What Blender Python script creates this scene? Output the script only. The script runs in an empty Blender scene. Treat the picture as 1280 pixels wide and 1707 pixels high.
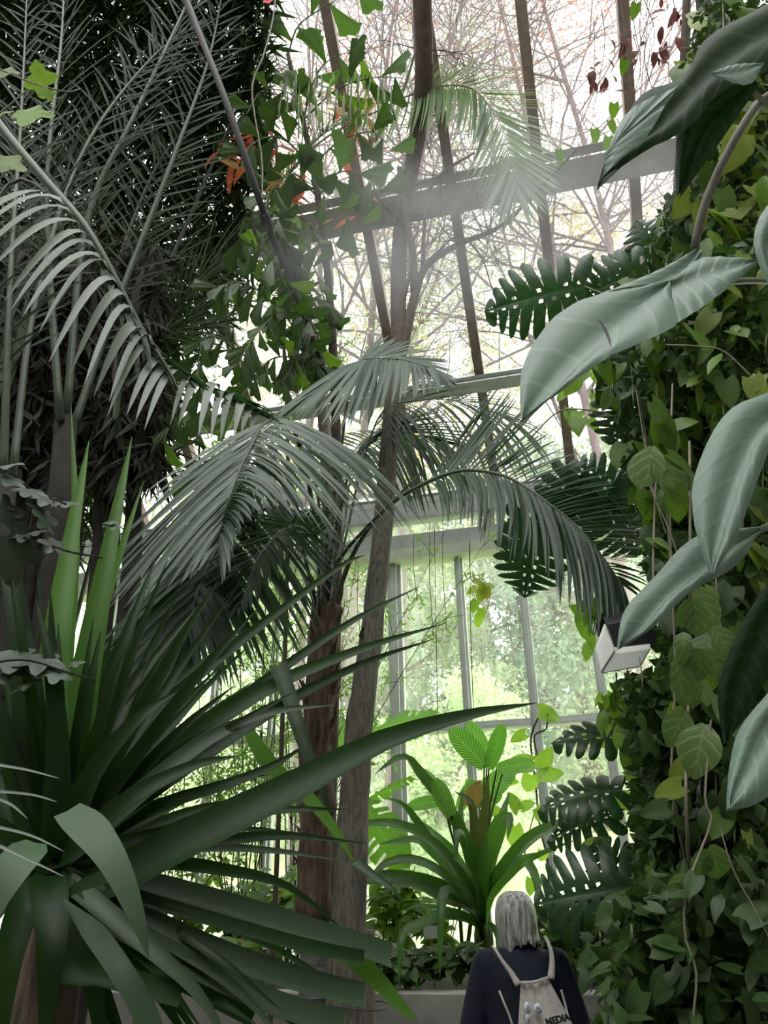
import bpy, bmesh, math, random
import numpy as np
from mathutils import Vector, Matrix, Quaternion, noise
random.seed(7); np.random.seed(7)
sc = bpy.context.scene
COL = sc.collection
rad = math.radians
# ------------------------------------------------------------------ camera
FPX = 1290.0
TH, RO = rad(27.0), rad(1.1)
CAM = Vector((0, 0, 1.55))
FW = Vector((0, math.cos(TH), math.sin(TH)))
U0 = Vector((0, -math.sin(TH), math.cos(TH)))
X0 = Vector((1, 0, 0))
RT = (X0 * math.cos(RO) - U0 * math.sin(RO)).normalized()
UPV = (X0 * math.sin(RO) + U0 * math.cos(RO)).normalized()
cam_d = bpy.data.cameras.new('camera'); cam = bpy.data.objects.new('camera', cam_d); COL.objects.link(cam)
cam_d.sensor_fit = 'VERTICAL'; cam_d.sensor_height = 36.0; cam_d.lens = FPX / 1707.0 * 36.0
cam_d.clip_start = 0.05; cam_d.clip_end = 500
cam.matrix_world = Matrix(((RT.x, UPV.x, -FW.x, CAM.x), (RT.y, UPV.y, -FW.y, CAM.y), (RT.z, UPV.z, -FW.z, CAM.z), (0, 0, 0, 1)))
sc.camera = cam
# ------------------------------------------------------------------ world, exposure
w = bpy.data.worlds.new('overcast'); sc.world = w; w.use_nodes = True
bg = w.node_tree.nodes['Background']; bg.inputs[0].default_value = (1.0, 0.99, 0.96, 1); bg.inputs[1].default_value = 5.2
sd = bpy.data.lights.new('sun', 'SUN'); sun = bpy.data.objects.new('sun', sd); COL.objects.link(sun)
sd.energy = 3.2; sd.angle = rad(50); sd.color = (1.0, 0.97, 0.9); sun.rotation_euler = (rad(28), rad(12), 0)
sc.view_settings.view_transform = 'Standard'; sc.view_settings.look = 'None'
sc.view_settings.exposure = 0.18; sc.view_settings.gamma = 1.0; sc.view_settings.use_curve_mapping = False
sc.cycles.max_bounces = 7; sc.cycles.diffuse_bounces = 3; sc.cycles.glossy_bounces = 2; sc.cycles.transmission_bounces = 4
sc.cycles.transparent_max_bounces = 10; sc.cycles.volume_bounces = 0; sc.cycles.volume_step_rate = 4; sc.cycles.volume_max_steps = 24
sc.cycles.use_denoising = True; sc.cycles.caustics_reflective = False; sc.cycles.caustics_refractive = False

# ------------------------------------------------------------------ placing
def ray(px, py):
    return FW + RT * ((px - 640.0) / FPX) - UPV * ((py - 853.5) / FPX)
ROOF = []      # the roof plane, once built: things placed indoors stay under it
def P(px, py, Y):
    d = ray(px, py)
    if ROOF and Y < 8.9:
        t = (ROOF[0] - CAM).dot(ROOF[1]) / d.dot(ROOF[1])
        if t > 0: Y = min(Y, d.y * t * .955)
    return CAM + d * (Y / d.y)
def m_per_px(p):
    return (p - CAM).dot(FW) / FPX
def hit(px, py, p0, n):
    d = ray(px, py); return CAM + d * ((p0 - CAM).dot(n) / d.dot(n))
def PL(l):
    return [P(*q) for q in l]
def R(a, b): return random.uniform(a, b)

# ------------------------------------------------------------------ objects
def empty(name, loc=(0, 0, 0)):
    o = bpy.data.objects.new(name, None); COL.objects.link(o); o.location = loc; o.empty_display_size = .1
    return o
def thing(name, label, cat, loc=(0, 0, 0), group=None):
    o = empty(name, loc); o['label'] = label; o['category'] = cat
    if group: o['group'] = group
    return o
def tag(o, label, cat, group=None):
    o['label'] = label; o['category'] = cat
    if group: o['group'] = group
    return o
def origin_of(parent):
    v = Vector((0, 0, 0))
    while parent is not None:
        v = v + parent.location; parent = parent.parent
    return v
def link(name, me, mat=None, parent=None, mw=None, kind=None, label=None):
    """link mesh me; its coordinates (after mw) are world coordinates; only translations up the chain"""
    o = bpy.data.objects.new(name, me); COL.objects.link(o)
    if mat is not None and not me.materials: me.materials.append(mat)
    if mw is None: mw = Matrix.Identity(4)
    if parent is not None:
        o.parent = parent
        o.matrix_basis = Matrix.Translation(-origin_of(parent)) @ mw
    else:
        o.matrix_basis = mw
    if kind: o['kind'] = kind
    if label: o['label'] = label
    return o
def new_mesh(name, V, F, mat=None, smooth=True, uv=None):
    me = bpy.data.meshes.new(name); me.from_pydata([tuple(v) for v in V], [], F)
    if smooth: me.polygons.foreach_set('use_smooth', [True] * len(me.polygons))
    if uv is not None:
        L = me.uv_layers.new(name='UVMap'); vi = np.empty(len(me.loops), np.int32); me.loops.foreach_get('vertex_index', vi)
        L.data.foreach_set('uv', np.asarray(uv, np.float32)[vi].ravel())
    if mat is not None: me.materials.append(mat)
    me.update(); return me

class MB:
    def __init__(s): s.V = []; s.F = []; s.UV = []
    def add(s, V, F, UV=None):
        n = len(s.V); s.V.extend(V); s.F.extend([tuple(i + n for i in f) for f in F])
        s.UV.extend(UV if UV is not None else [(0, 0)] * len(V)); return s
    def box(s, c, h, ax=None):
        c = Vector(c); ax = ax or (Vector((1, 0, 0)), Vector((0, 1, 0)), Vector((0, 0, 1)))
        V = []
        for i in (-1, 1):
            for j in (-1, 1):
                for k in (-1, 1): V.append(c + ax[0] * (i * h[0]) + ax[1] * (j * h[1]) + ax[2] * (k * h[2]))
        return s.add(V, [(0, 1, 3, 2), (4, 6, 7, 5), (0, 4, 5, 1), (2, 3, 7, 6), (0, 2, 6, 4), (1, 5, 7, 3)])
    def beam(s, a, b, wv, hv):
        """box bar from a to b; wv, hv half-size vectors"""
        a = Vector(a); b = Vector(b)
        V = [p + wv * i + hv * j for p in (a, b) for (i, j) in ((-1, -1), (1, -1), (1, 1), (-1, 1))]
        return s.add(V, [(0, 1, 5, 4), (1, 2, 6, 5), (2, 3, 7, 6), (3, 0, 4, 7), (3, 2, 1, 0), (4, 5, 6, 7)])
    def tube(s, pts, rr, n=6, cap=True, wob=0.0):
        pts = [Vector(p) for p in pts]
        if not isinstance(rr, (list, tuple)): rr = [rr] * len(pts)
        N = None; V = []; F = []
        for i, p in enumerate(pts):
            t = (pts[min(i + 1, len(pts) - 1)] - pts[max(i - 1, 0)]).normalized()
            if N is None:
                N = t.orthogonal().normalized()
            N = (N - t * N.dot(t)).normalized(); B = t.cross(N)
            for k in range(n):
                a = 2 * math.pi * k / n
                r = rr[i] * (1 + (wob * noise.noise(p * 3 + Vector((k * 1.7, 0, 0))) if wob else 0))
                V.append(p + (N * math.cos(a) + B * math.sin(a)) * r)
        for i in range(len(pts) - 1):
            for k in range(n):
                a = i * n + k; b = i * n + (k + 1) % n; F.append((a, b, b + n, a + n))
        if cap:
            F.append(tuple(range(n - 1, -1, -1))); F.append(tuple(range((len(pts) - 1) * n, len(pts) * n)))
        uv = [(k / n, i / max(1, len(pts) - 1)) for i in range(len(pts)) for k in range(n)]
        return s.add(V, F, uv)
    def build(s, name, mat, parent=None, smooth=True, kind=None, label=None, subs=0):
        me = new_mesh(name, s.V, s.F, mat, smooth, s.UV)
        o = link(name, me, None, parent, None, kind, label)
        if subs:
            m = o.modifiers.new('s', 'SUBSURF'); m.levels = subs; m.render_levels = subs
        return o

def spline(pts, n):
    """Catmull-Rom through pts, n samples"""
    pts = [Vector(p) for p in pts]; m = len(pts) - 1; out = []
    if m == 0: return pts
    for k in range(n):
        u = k / (n - 1) * m; i = min(int(u), m - 1); f = u - i
        p1, p2 = pts[i], pts[i + 1]
        p0 = pts[i - 1] if i > 0 else p1 * 2 - p2; p3 = pts[i + 2] if i + 2 <= m else p2 * 2 - p1
        out.append(0.5 * ((2 * p1) + (p2 - p0) * f + (2 * p0 - 5 * p1 + 4 * p2 - p3) * f * f + (3 * p1 - p0 - 3 * p2 + p3) * f ** 3))
    return out

# ------------------------------------------------------------------ leaves as geometry
def blade_geo(pts, wid, nrm, fold=0.25, prof=None, twist=0.0):
    """V-folded blade along pts; wid = full width, prof(u) its profile, nrm = hint of the upper normal"""
    V = []; F = []; UV = []; n = len(pts)
    prof = prof or (lambda u: min(1.0, u * 6 + .35) * (1 - u ** 3) ** .8)
    for i, p in enumerate(pts):
        u = i / (n - 1); t = (pts[min(i + 1, n - 1)] - pts[max(i - 1, 0)]).normalized()
        N = nrm - t * nrm.dot(t)
        N = N.normalized() if N.length > 1e-4 else t.orthogonal().normalized()
        S = t.cross(N)
        if twist:
            q = Quaternion(t, twist * u); N = q @ N; S = q @ S
        h = wid * .5 * max(prof(u), .02)
        V += [p + S * h + N * (h * fold), p.copy(), p - S * h + N * (h * fold)]
        UV += [(1, u), (.5, u), (0, u)]
    for i in range(n - 1):
        a = i * 3; F += [(a, a + 1, a + 4, a + 3), (a + 1, a + 2, a + 5, a + 4)]
    return V, F, UV

def leaf_grid(L=1.0, W=.6, shape='heart', nu=8, nv=2, droop=.25, cup=.15, fold=.12, wave=0.0, seed=0):
    """leaf in local space: base at origin, tip along +Y, upper side +Z.  UV: u=across, v=along"""
    V = []; F = []; UV = []; rnd = random.Random(seed)
    ph = rnd.uniform(0, 6)
    for i in range(nu + 1):
        u = i / nu
        if shape == 'heart': w = (math.sin(math.pi * min(1, (u * .88 + .14)) ** .75) ** .75) * (1 if u < .98 else .0); lobe = .30 * (1 - u) ** 2
        elif shape == 'oval': w = math.sin(math.pi * (u * .96 + .02) ** .9) ** .8; lobe = 0.04 * (1 - u) ** 2
        elif shape == 'lance': w = math.sin(math.pi * (u * .97 + .02) ** .7) ** 1.1; lobe = 0
        elif shape == 'arrow': w = (1 - u) ** .75 * (.75 + .6 * u) + .02; lobe = .55 * (1 - u) ** 2
        elif shape == 'strap': w = min(1, u * 5 + .3) * (1 - u ** 4); lobe = 0
        elif shape == 'paddle': w = math.sin(math.pi * (u * .9 + .08) ** 1.0) ** .45; lobe = .05 * (1 - u)
        for j in range(-nv, nv + 1):
            v = j / nv
            x = v * w * W * .5; y = u * L - lobe * abs(v) ** 1.3 * L * .6 + (abs(v) * .10 * L * math.sin(math.pi * u) * .6)
            z = -droop * L * u * u + (-cup * W * v * v + fold * W * abs(v)) * min(1, w + .2)
            if wave: z += wave * W * math.sin(u * 22 + ph + (1.5 if v > 0 else 0)) * abs(v) ** 2 * math.sin(math.pi * u)
            V.append(Vector((x, y * (1 - .08 * droop), z))); UV.append((v * .5 + .5, u))
    m = 2 * nv + 1
    for i in range(nu):
        for j in range(2 * nv): a = i * m + j; F.append((a, a + 1, a + m + 1, a + m))
    return V, F, UV

def monstera_geo(L=1.0, W=.95, nf=7, seed=0, droop=.25):
    """split leaf: fingers joined along the midrib, wedge slits from the margin, small holes by the midrib"""
    rnd = random.Random(seed); V = []; F = []; UV = []
    vs = [0, .09, .18, .30, .45, .60, .75, .87, .95, 1.0]; fs = [0, .30, .62, 1.0]
    for side in (-1, 1):
        for k in range(nf):
            deep = rnd.choice([.28, .28, .34, .42]); gap = rnd.uniform(.14, .23); hole = rnd.random() < .75; idx = {}
            for i, v in enumerate(vs):
                g = 0 if v <= deep else gap * ((v - deep) / (1 - deep)) ** .55
                if v > .8: g += (.5 - gap) * ((v - .8) / .2) ** 2.2 * .82
                g2 = g
                if k == 0: g = 0 if v < .6 else g
                for m, f in enumerate(fs):
                    ff = g + (1 - g - g2) * f; u = (k + ff) / nf
                    w = (math.sin(math.pi * min(1, u * .84 + .16) ** .8)) ** .62 + .02; tip = (1 - u)
                    x = side * v * w * W * .5; y = u * L - .36 * (1 - u) ** 2 * v ** 1.2 * L + .26 * v * L * math.sin(math.pi * min(1, u + .1)) * .8
                    z = -droop * L * u * u - .22 * W * v * v + .07 * W * v + .014 * L * math.sin(f * 3.14) * v
                    idx[(i, m)] = len(V); V.append(Vector((x, y, z))); UV.append((.5 + side * v * .5, u))
            for i in range(len(vs) - 1):
                for m in range(3):
                    if hole and i == 1 and m == 1: continue
                    q = (idx[(i, m)], idx[(i, m + 1)], idx[(i + 1, m + 1)], idx[(i + 1, m)]); F.append(q if side > 0 else q[::-1])
    return V, F, UV

def basis(pos, along, nrm, s=1.0):
    y = Vector(along).normalized(); z = Vector(nrm); z = (z - y * z.dot(y))
    z = z.normalized() if z.length > 1e-4 else y.orthogonal().normalized()
    x = y.cross(z)
    return Matrix(((x.x * s, y.x * s, z.x * s, pos.x), (x.y * s, y.y * s, z.y * s, pos.y), (x.z * s, y.z * s, z.z * s, pos.z), (0, 0, 0, 1)))

def np_mesh(name, V, quads, mat, smooth=False):
    """fast mesh of quads: V (n,3), quads (m,4)"""
    me = bpy.data.meshes.new(name); n = len(V); m = len(quads)
    me.vertices.add(n); me.vertices.foreach_set('co', np.asarray(V, np.float32).ravel())
    me.loops.add(m * 4); me.loops.foreach_set('vertex_index', np.asarray(quads, np.int32).ravel())
    me.polygons.add(m); me.polygons.foreach_set('loop_start', np.arange(0, m * 4, 4, dtype=np.int32))
    me.update(calc_edges=True)
    if smooth: me.polygons.foreach_set('use_smooth', [True] * m)
    me.materials.append(mat); return me
def leaf_cloud(name, centers, size, mat, parent=None, aspect=.5, kind='stuff', flat=0.0, label=None, hang=0.0):
    """many small folded leaves (two quads each) as one part"""
    C = np.asarray(centers, float); n = len(C); rs = np.random.RandomState(n)
    d = rs.normal(size=(n, 3)); d[:, 2] = d[:, 2] * (1 - flat) - hang; d /= np.linalg.norm(d, axis=1)[:, None]
    e = rs.normal(size=(n, 3)); e = np.cross(d, e); e /= np.linalg.norm(e, axis=1)[:, None]; f = np.cross(d, e)
    s = (size * rs.uniform(.6, 1.3, n))[:, None]; a = s * aspect * .5
    b = C; t = C + d * s; m1 = C + d * s * .45
    l = m1 + e * a + f * a * .4; r = m1 - e * a + f * a * .4
    V = np.stack([b, l, t, r, m1], 1).reshape(-1, 3); k = np.arange(n)[:, None] * 5
    Q = np.concatenate([k + np.array([[0, 4, 2, 1]]), k + np.array([[0, 3, 2, 4]])], 0)
    return link(name, np_mesh(name, V, Q, mat), None, parent, None, kind, label)

# ------------------------------------------------------------------ materials
def _mat(name):
    m = bpy.data.materials.new(name); m.use_nodes = True; nt = m.node_tree; nt.nodes.clear()
    out = nt.nodes.new('ShaderNodeOutputMaterial'); return m, nt, out
def N_(nt, t, **kw):
    n = nt.nodes.new(t)
    for k, v in kw.items():
        if k.startswith('i_'):
            n.inputs[int(k[2:]) if k[2:].isdigit() else k[2:].replace('_', ' ')].default_value = v
        else: setattr(n, k, v)
    return n
def c4(c, f=1.0): return (c[0] * f, c[1] * f, c[2] * f, 1)
def plain(name, col, rough=.6, var=.25, scale=8.0, bump=0.0, metal=0.0, spec=.5, stretch=None, col2=None):
    m, nt, out = _mat(name); b = N_(nt, 'ShaderNodeBsdfPrincipled'); L = nt.links
    tc = N_(nt, 'ShaderNodeTexCoord'); no = N_(nt, 'ShaderNodeTexNoise'); no.inputs['Scale'].default_value = scale; no.inputs['Detail'].default_value = 5
    if stretch:
        mp = N_(nt, 'ShaderNodeMapping'); mp.inputs['Scale'].default_value = stretch; L.new(tc.outputs['Object'], mp.inputs[0]); L.new(mp.outputs[0], no.inputs['Vector'])
    else: L.new(tc.outputs['Object'], no.inputs['Vector'])
    cr = N_(nt, 'ShaderNodeValToRGB'); e = cr.color_ramp.elements
    e[0].position = .3; e[1].position = .7; e[0].color = c4(col, 1 - var); e[1].color = c4(col2 or col, 1 + (0 if col2 else var))
    L.new(no.outputs['Fac'], cr.inputs[0]); L.new(cr.outputs[0], b.inputs['Base Color'])
    b.inputs['Roughness'].default_value = rough; b.inputs['Metallic'].default_value = metal; b.inputs['Specular IOR Level'].default_value = spec
    if bump:
        bp = N_(nt, 'ShaderNodeBump'); bp.inputs['Strength'].default_value = bump; bp.inputs['Distance'].default_value = .02
        L.new(no.outputs['Fac'], bp.inputs['Height']); L.new(bp.outputs[0], b.inputs['Normal'])
    L.new(b.outputs[0], out.inputs[0]); return m
def leafm(name, col, trans=None, rough=.4, tf=.3, var=.35, spec=.5, veins=0, vein_col=None, vein_w=.25, tip=None, slant=.6, edge=None):
    """leaf: glossy skin over a translucent body; colour varies from leaf to leaf; optional side veins from the UVs"""
    m, nt, out = _mat(name); L = nt.links
    b = N_(nt, 'ShaderNodeBsdfPrincipled'); tr = N_(nt, 'ShaderNodeBsdfTranslucent'); mx = N_(nt, 'ShaderNodeMixShader')
    oi = N_(nt, 'ShaderNodeObjectInfo'); tc = N_(nt, 'ShaderNodeTexCoord'); no = N_(nt, 'ShaderNodeTexNoise'); no.inputs['Scale'].default_value = 3.0
    L.new(tc.outputs['Object'], no.inputs['Vector'])
    ad = N_(nt, 'ShaderNodeMath', operation='ADD'); L.new(oi.outputs['Random'], ad.inputs[0]); L.new(no.outputs['Fac'], ad.inputs[1])
    mr = N_(nt, 'ShaderNodeMapRange'); mr.inputs[1].default_value = .3; mr.inputs[2].default_value = 1.4
    mr.inputs[3].default_value = 1 - var; mr.inputs[4].default_value = 1 + var; L.new(ad.outputs[0], mr.inputs[0])
    def scaled(c):
        v = N_(nt, 'ShaderNodeVectorMath', operation='SCALE'); 
        if isinstance(c, tuple): v.inputs[0].default_value = c[:3]
        else: L.new(c, v.inputs[0])
        L.new(mr.outputs[0], v.inputs['Scale']); return v.outputs[0]
    trans = trans or (col[0] * 2.6 + .02, col[1] * 3.0 + .04, col[2] * .9)
    src, tsrc = tuple(col), tuple(trans)
    if veins:
        uv = N_(nt, 'ShaderNodeUVMap'); sx = N_(nt, 'ShaderNodeSeparateXYZ'); L.new(uv.outputs[0], sx.inputs[0])
        s1 = N_(nt, 'ShaderNodeMath', operation='SUBTRACT'); s1.inputs[1].default_value = .5; L.new(sx.outputs[0], s1.inputs[0])
        ab = N_(nt, 'ShaderNodeMath', operation='ABSOLUTE'); L.new(s1.outputs[0], ab.inputs[0])
        ml = N_(nt, 'ShaderNodeMath', operation='MULTIPLY'); ml.inputs[1].default_value = slant; L.new(ab.outputs[0], ml.inputs[0])
        s2 = N_(nt, 'ShaderNodeMath', operation='SUBTRACT'); L.new(sx.outputs[1], s2.inputs[0]); L.new(ml.outputs[0], s2.inputs[1])
        m2 = N_(nt, 'ShaderNodeMath', operation='MULTIPLY'); m2.inputs[1].default_value = veins; L.new(s2.outputs[0], m2.inputs[0])
        n2 = N_(nt, 'ShaderNodeMath', operation='MULTIPLY_ADD'); n2.inputs[1].default_value = .5; L.new(no.outputs['Fac'], n2.inputs[0]); L.new(m2.outputs[0], n2.inputs[2])
        fr = N_(nt, 'ShaderNodeMath', operation='FRACT'); L.new(n2.outputs[0], fr.inputs[0])
        cr = N_(nt, 'ShaderNodeValToRGB'); e = cr.color_ramp.elements; e[0].position = vein_w; e[0].color = (1, 1, 1, 1); e[1].position = min(.95, vein_w + .2); e[1].color = (0, 0, 0, 1)
        L.new(fr.outputs[0], cr.inputs[0])
        mid = N_(nt, 'ShaderNodeMath', operation='LESS_THAN'); mid.inputs[1].default_value = .02; L.new(ab.outputs[0], mid.inputs[0])
        mxx = N_(nt, 'ShaderNodeMath', operation='MAXIMUM'); L.new(cr.outputs[0], mxx.inputs[0]); L.new(mid.outputs[0], mxx.inputs[1])
        vc = vein_col or (col[0] * 1.5 + .01, col[1] * 1.5 + .01, col[2] * 1.5 + .01)
        def mixc(a, c):
            q = N_(nt, 'ShaderNodeMix', data_type='RGBA'); L.new(mxx.outputs[0], q.inputs[0]); q.inputs[6].default_value = c4(a); q.inputs[7].default_value = c4(c); return q.outputs[2]
        src = mixc(col, vc); tsrc = mixc(trans, tuple(min(.9, x * 1.5) for x in trans) if vein_col else tuple(x * 1.2 for x in trans))
        bp = N_(nt, 'ShaderNodeBump'); bp.inputs['Strength'].default_value = .25; bp.inputs['Distance'].default_value = .004; bp.invert = True
        L.new(mxx.outputs[0], bp.inputs['Height']); L.new(bp.outputs[0], b.inputs['Normal'])
    L.new(scaled(src), b.inputs['Base Color']); L.new(scaled(tsrc), tr.inputs[0])
    b.inputs['Roughness'].default_value = rough; b.inputs['Specular IOR Level'].default_value = spec
    mx.inputs[0].default_value = tf; L.new(b.outputs[0], mx.inputs[1]); L.new(tr.outputs[0], mx.inputs[2]); L.new(mx.outputs[0], out.inputs[0])
    return m
M = {}
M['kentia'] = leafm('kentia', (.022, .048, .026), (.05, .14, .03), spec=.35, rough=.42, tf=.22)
M['kentia_sheen'] = leafm('kentia_sheen', (.085, .125, .095), (.08, .16, .06), rough=.45, tf=.2)  # kentia copy with the grey sky sheen put into its colour
M['feather'] = leafm('feather', (.13, .165, .13), (.12, .2, .08), rough=.4, tf=.15, var=.2)
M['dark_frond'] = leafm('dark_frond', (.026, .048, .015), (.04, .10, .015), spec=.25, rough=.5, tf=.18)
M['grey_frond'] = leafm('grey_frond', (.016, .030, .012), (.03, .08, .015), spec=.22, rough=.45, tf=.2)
M['fishtail'] = leafm('fishtail', (.035, .065, .020), (.10, .22, .03), rough=.42, tf=.35)
M['topfrond'] = leafm('topfrond', (.10, .15, .09), (.22, .36, .10), rough=.45, tf=.4)
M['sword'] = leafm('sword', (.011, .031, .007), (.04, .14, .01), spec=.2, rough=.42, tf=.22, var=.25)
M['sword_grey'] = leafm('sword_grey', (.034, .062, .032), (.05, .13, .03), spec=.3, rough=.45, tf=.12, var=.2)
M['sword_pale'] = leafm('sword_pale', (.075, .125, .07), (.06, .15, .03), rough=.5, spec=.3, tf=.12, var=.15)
M['sword_lit'] = leafm('sword_lit', (.06, .15, .02), (.18, .44, .04), rough=.45, tf=.45, var=.2)  # brighter copy of sword, backlight painted into the green
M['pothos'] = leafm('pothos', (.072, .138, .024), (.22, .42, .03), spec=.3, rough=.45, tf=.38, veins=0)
M['pothos_lit'] = leafm('pothos_lit', (.12, .22, .03), (.36, .62, .06), rough=.36, tf=.5)  # pothos copy whose brighter colours stand in for backlight
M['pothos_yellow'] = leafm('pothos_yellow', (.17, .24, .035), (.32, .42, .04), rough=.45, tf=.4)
M['ivy'] = leafm('ivy', (.040, .082, .026), (.09, .20, .025), rough=.42, tf=.28, spec=.35)
M['ivy_dark'] = leafm('ivy_dark', (.032, .068, .016), (.07, .16, .025), rough=.45, tf=.22, spec=.3)
M['roundleaf'] = leafm('roundleaf', (.11, .18, .055), (.13, .27, .04), spec=.3, rough=.45, tf=.25, var=.2, veins=4, vein_w=.05)
M['philo'] = leafm('philo', (.15, .235, .185), (.10, .22, .08), rough=.45, tf=.08, var=.05, veins=6, vein_w=.03, vein_col=(.20, .30, .235), slant=.45)
M['philo_dark'] = leafm('philo_dark', (.014, .036, .014), (.04, .15, .015), spec=.08, rough=.5, tf=.15, var=.12, veins=8, vein_w=.06, slant=.35)
M['monstera'] = leafm('monstera', (.022, .055, .022), (.03, .13, .015), rough=.32, tf=.22, var=.2, veins=7, vein_w=.05)
M['monstera_far'] = leafm('monstera_far', (.03, .06, .035), (.03, .13, .02), rough=.3, tf=.16, var=.2)
M['dieff'] = leafm('dieff', (.06, .16, .02), (.16, .46, .04), rough=.4, tf=.5, var=.12, veins=13, vein_col=(.45, .55, .22), vein_w=.30, slant=.5)
M['crinum'] = leafm('crinum', (.04, .09, .022), (.12, .33, .03), rough=.33, tf=.35, var=.25)
M['crinum_red'] = leafm('crinum_red', (.045, .06, .02), (.14, .17, .03), rough=.35, tf=.35, var=.15)
M['banana'] = leafm('banana', (.10, .22, .03), (.25, .58, .05), rough=.4, tf=.5, var=.15, veins=26, vein_w=.1, slant=.15)
M['shrub'] = leafm('shrub', (.09, .17, .04), (.26, .46, .07), rough=.45, tf=.45)
M['autumn'] = leafm('autumn', (.24, .15, .035), (.42, .27, .04), rough=.5, tf=.5)
M['redleaf'] = leafm('redleaf', (.30, .07, .03), (.6, .14, .05), rough=.5, tf=.5)
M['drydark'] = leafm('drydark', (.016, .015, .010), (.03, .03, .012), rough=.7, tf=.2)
M['straw'] = plain('straw', (.26, .235, .17), .7, .2)
M['groundcover'] = leafm('groundcover', (.08, .15, .045), (.16, .32, .05), rough=.4, tf=.3)
M['bark_palm'] = plain('bark_palm', (.11, .075, .055), .9, .6, 14, .9, stretch=(3, 3, .6))
M['bark_smooth'] = plain('bark_smooth', (.12, .13, .12), .7, .3, 9, .4, stretch=(1, 1, 4))
M['bark_tree'] = plain('bark_tree', (.135, .125, .10), .85, .45, 22, .9, stretch=(2.5, 2.5, .5))
M['bark_brown'] = plain('bark_brown', (.085, .062, .05), .85, .35, 12, .5)
M['bark_dark'] = plain('bark_dark', (.022, .019, .015), .95, .5, 10, .8)
M['stem'] = plain('stem', (.08, .12, .04), .5, .25, 10)
M['stem_grey'] = plain('stem_grey', (.20, .19, .16), .7, .3, 14)
M['rachis'] = plain('rachis', (.06, .08, .05), .45, .2, 10)
M['rachis_dark'] = plain('rachis_dark', (.03, .035, .025), .5, .2, 10)
M['metal'] = plain('metal', (.50, .54, .51), .55, .1, 6, metal=0.0)
M['header'] = plain('header', (.30, .33, .31), .55, .12, 6)
M['metal_green'] = plain('metal_green', (.40, .46, .34), .6, .15, 5)
M['metal_brown'] = plain('metal_brown', (.24, .18, .15), .6, .3, 9)
M['metal_dark'] = plain('metal_dark', (.03, .03, .032), .5, .2, 9)
M['concrete'] = plain('concrete', (.32, .31, .285), .85, .22, 5, .3)
M['concrete_light'] = plain('concrete_light', (.45, .45, .43), .85, .12, 6, .2)
M['soil'] = plain('soil', (.03, .022, .016), .95, .5, 30, .8)
M['gravel'] = plain('gravel', (.16, .15, .13), .9, .3, 40, .6)
M['white'] = plain('white', (.72, .74, .70), .5, .05, 4)
M['black'] = plain('black', (.012, .012, .014), .5, .2, 6)
M['wood'] = plain('wood', (.22, .18, .14), .8, .3, 8, .3, stretch=(6, 6, .7))
M['cane'] = plain('cane', (.45, .28, .06), .6, .2, 9)
M['render_wall'] = plain('render_wall', (.45, .44, .41), .9, .15, 2)
# ================================================================== THE SETTING
WA = rad(13.0)
GO = Vector((0, 9.0, 0)); GA = Vector((math.cos(WA), -math.sin(WA), 0)); GN = Vector((math.sin(WA), math.cos(WA), 0)); ZV = Vector((0, 0, 1))
def G(s, t, z): return GO + GA * s + GN * t + ZV * z
def s_of(p): return (p - GO).dot(GA)
def structure(o): o['kind'] = 'structure'; return o
# glass: thin pane that lets the day through, with dried drip marks and dust that scatter some of it
def glass_mat(name, dirt, tint):
    m, nt, out = _mat(name); L = nt.links
    t = N_(nt, 'ShaderNodeBsdfTransparent'); t.inputs[0].default_value = c4(tint)
    d = N_(nt, 'ShaderNodeBsdfTranslucent'); d.inputs[0].default_value = (.85, .90, .88, 1)
    g = N_(nt, 'ShaderNodeBsdfGlossy'); g.inputs['Roughness'].default_value = .08; g.inputs[0].default_value = (.8, .8, .8, 1)
    tc = N_(nt, 'ShaderNodeTexCoord'); mp = N_(nt, 'ShaderNodeMapping'); mp.inputs['Scale'].default_value = (2.2, 2.2, .5); L.new(tc.outputs['Object'], mp.inputs[0])
    no = N_(nt, 'ShaderNodeTexNoise'); no.inputs['Scale'].default_value = 1.4; no.inputs['Detail'].default_value = 7; no.inputs['Roughness'].default_value = .65; L.new(mp.outputs[0], no.inputs['Vector'])
    mr = N_(nt, 'ShaderNodeMapRange'); mr.inputs[1].default_value = .35; mr.inputs[2].default_value = .75; mr.inputs[3].default_value = dirt * .35; mr.inputs[4].default_value = dirt * 1.7; L.new(no.outputs['Fac'], mr.inputs[0])
    mx = N_(nt, 'ShaderNodeMixShader'); L.new(mr.outputs[0], mx.inputs[0]); L.new(t.outputs[0], mx.inputs[1]); L.new(d.outputs[0], mx.inputs[2])
    m2 = N_(nt, 'ShaderNodeMixShader'); m2.inputs[0].default_value = .03; L.new(mx.outputs[0], m2.inputs[1]); L.new(g.outputs[0], m2.inputs[2]); L.new(m2.outputs[0], out.inputs[0]); return m
M['pane'] = glass_mat('pane', .20, (.90, .95, .93)); M['roof_pane'] = glass_mat('roof_pane', .05, (.56, .57, .58))  # roof tint kept dark to dim the daylight indoors
ZH = hit(711, 938, GO, GN).z; ZT = hit(800, 1212, GO, GN).z; ZS = .45
mull_px = [665, 783, 895, 1012]
MS = [s_of(hit(x, 1215, GO, GN)) for x in mull_px]; step = (MS[-1] - MS[0]) / 3
MS = [MS[0] - step * k for k in range(8, 0, -1)] + MS + [MS[-1] + step * k for k in range(1, 4)]
S0, S1 = MS[0], MS[-1]
wall = structure(empty('wall_back', G(0, 0, 0)))
mb = MB()
mb.beam(G(S0, 0, .22), G(S1, 0, .22), GN * .15, ZV * .22); mb.build('plinth', M['concrete'], wall, False)
mb = MB(); mb.beam(G(S0, -.03, ZS), G(S1, -.03, ZS), GN * .1, ZV * .03); mb.build('sill', M['metal'], wall, False)
thick = {8: .085}
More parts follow.
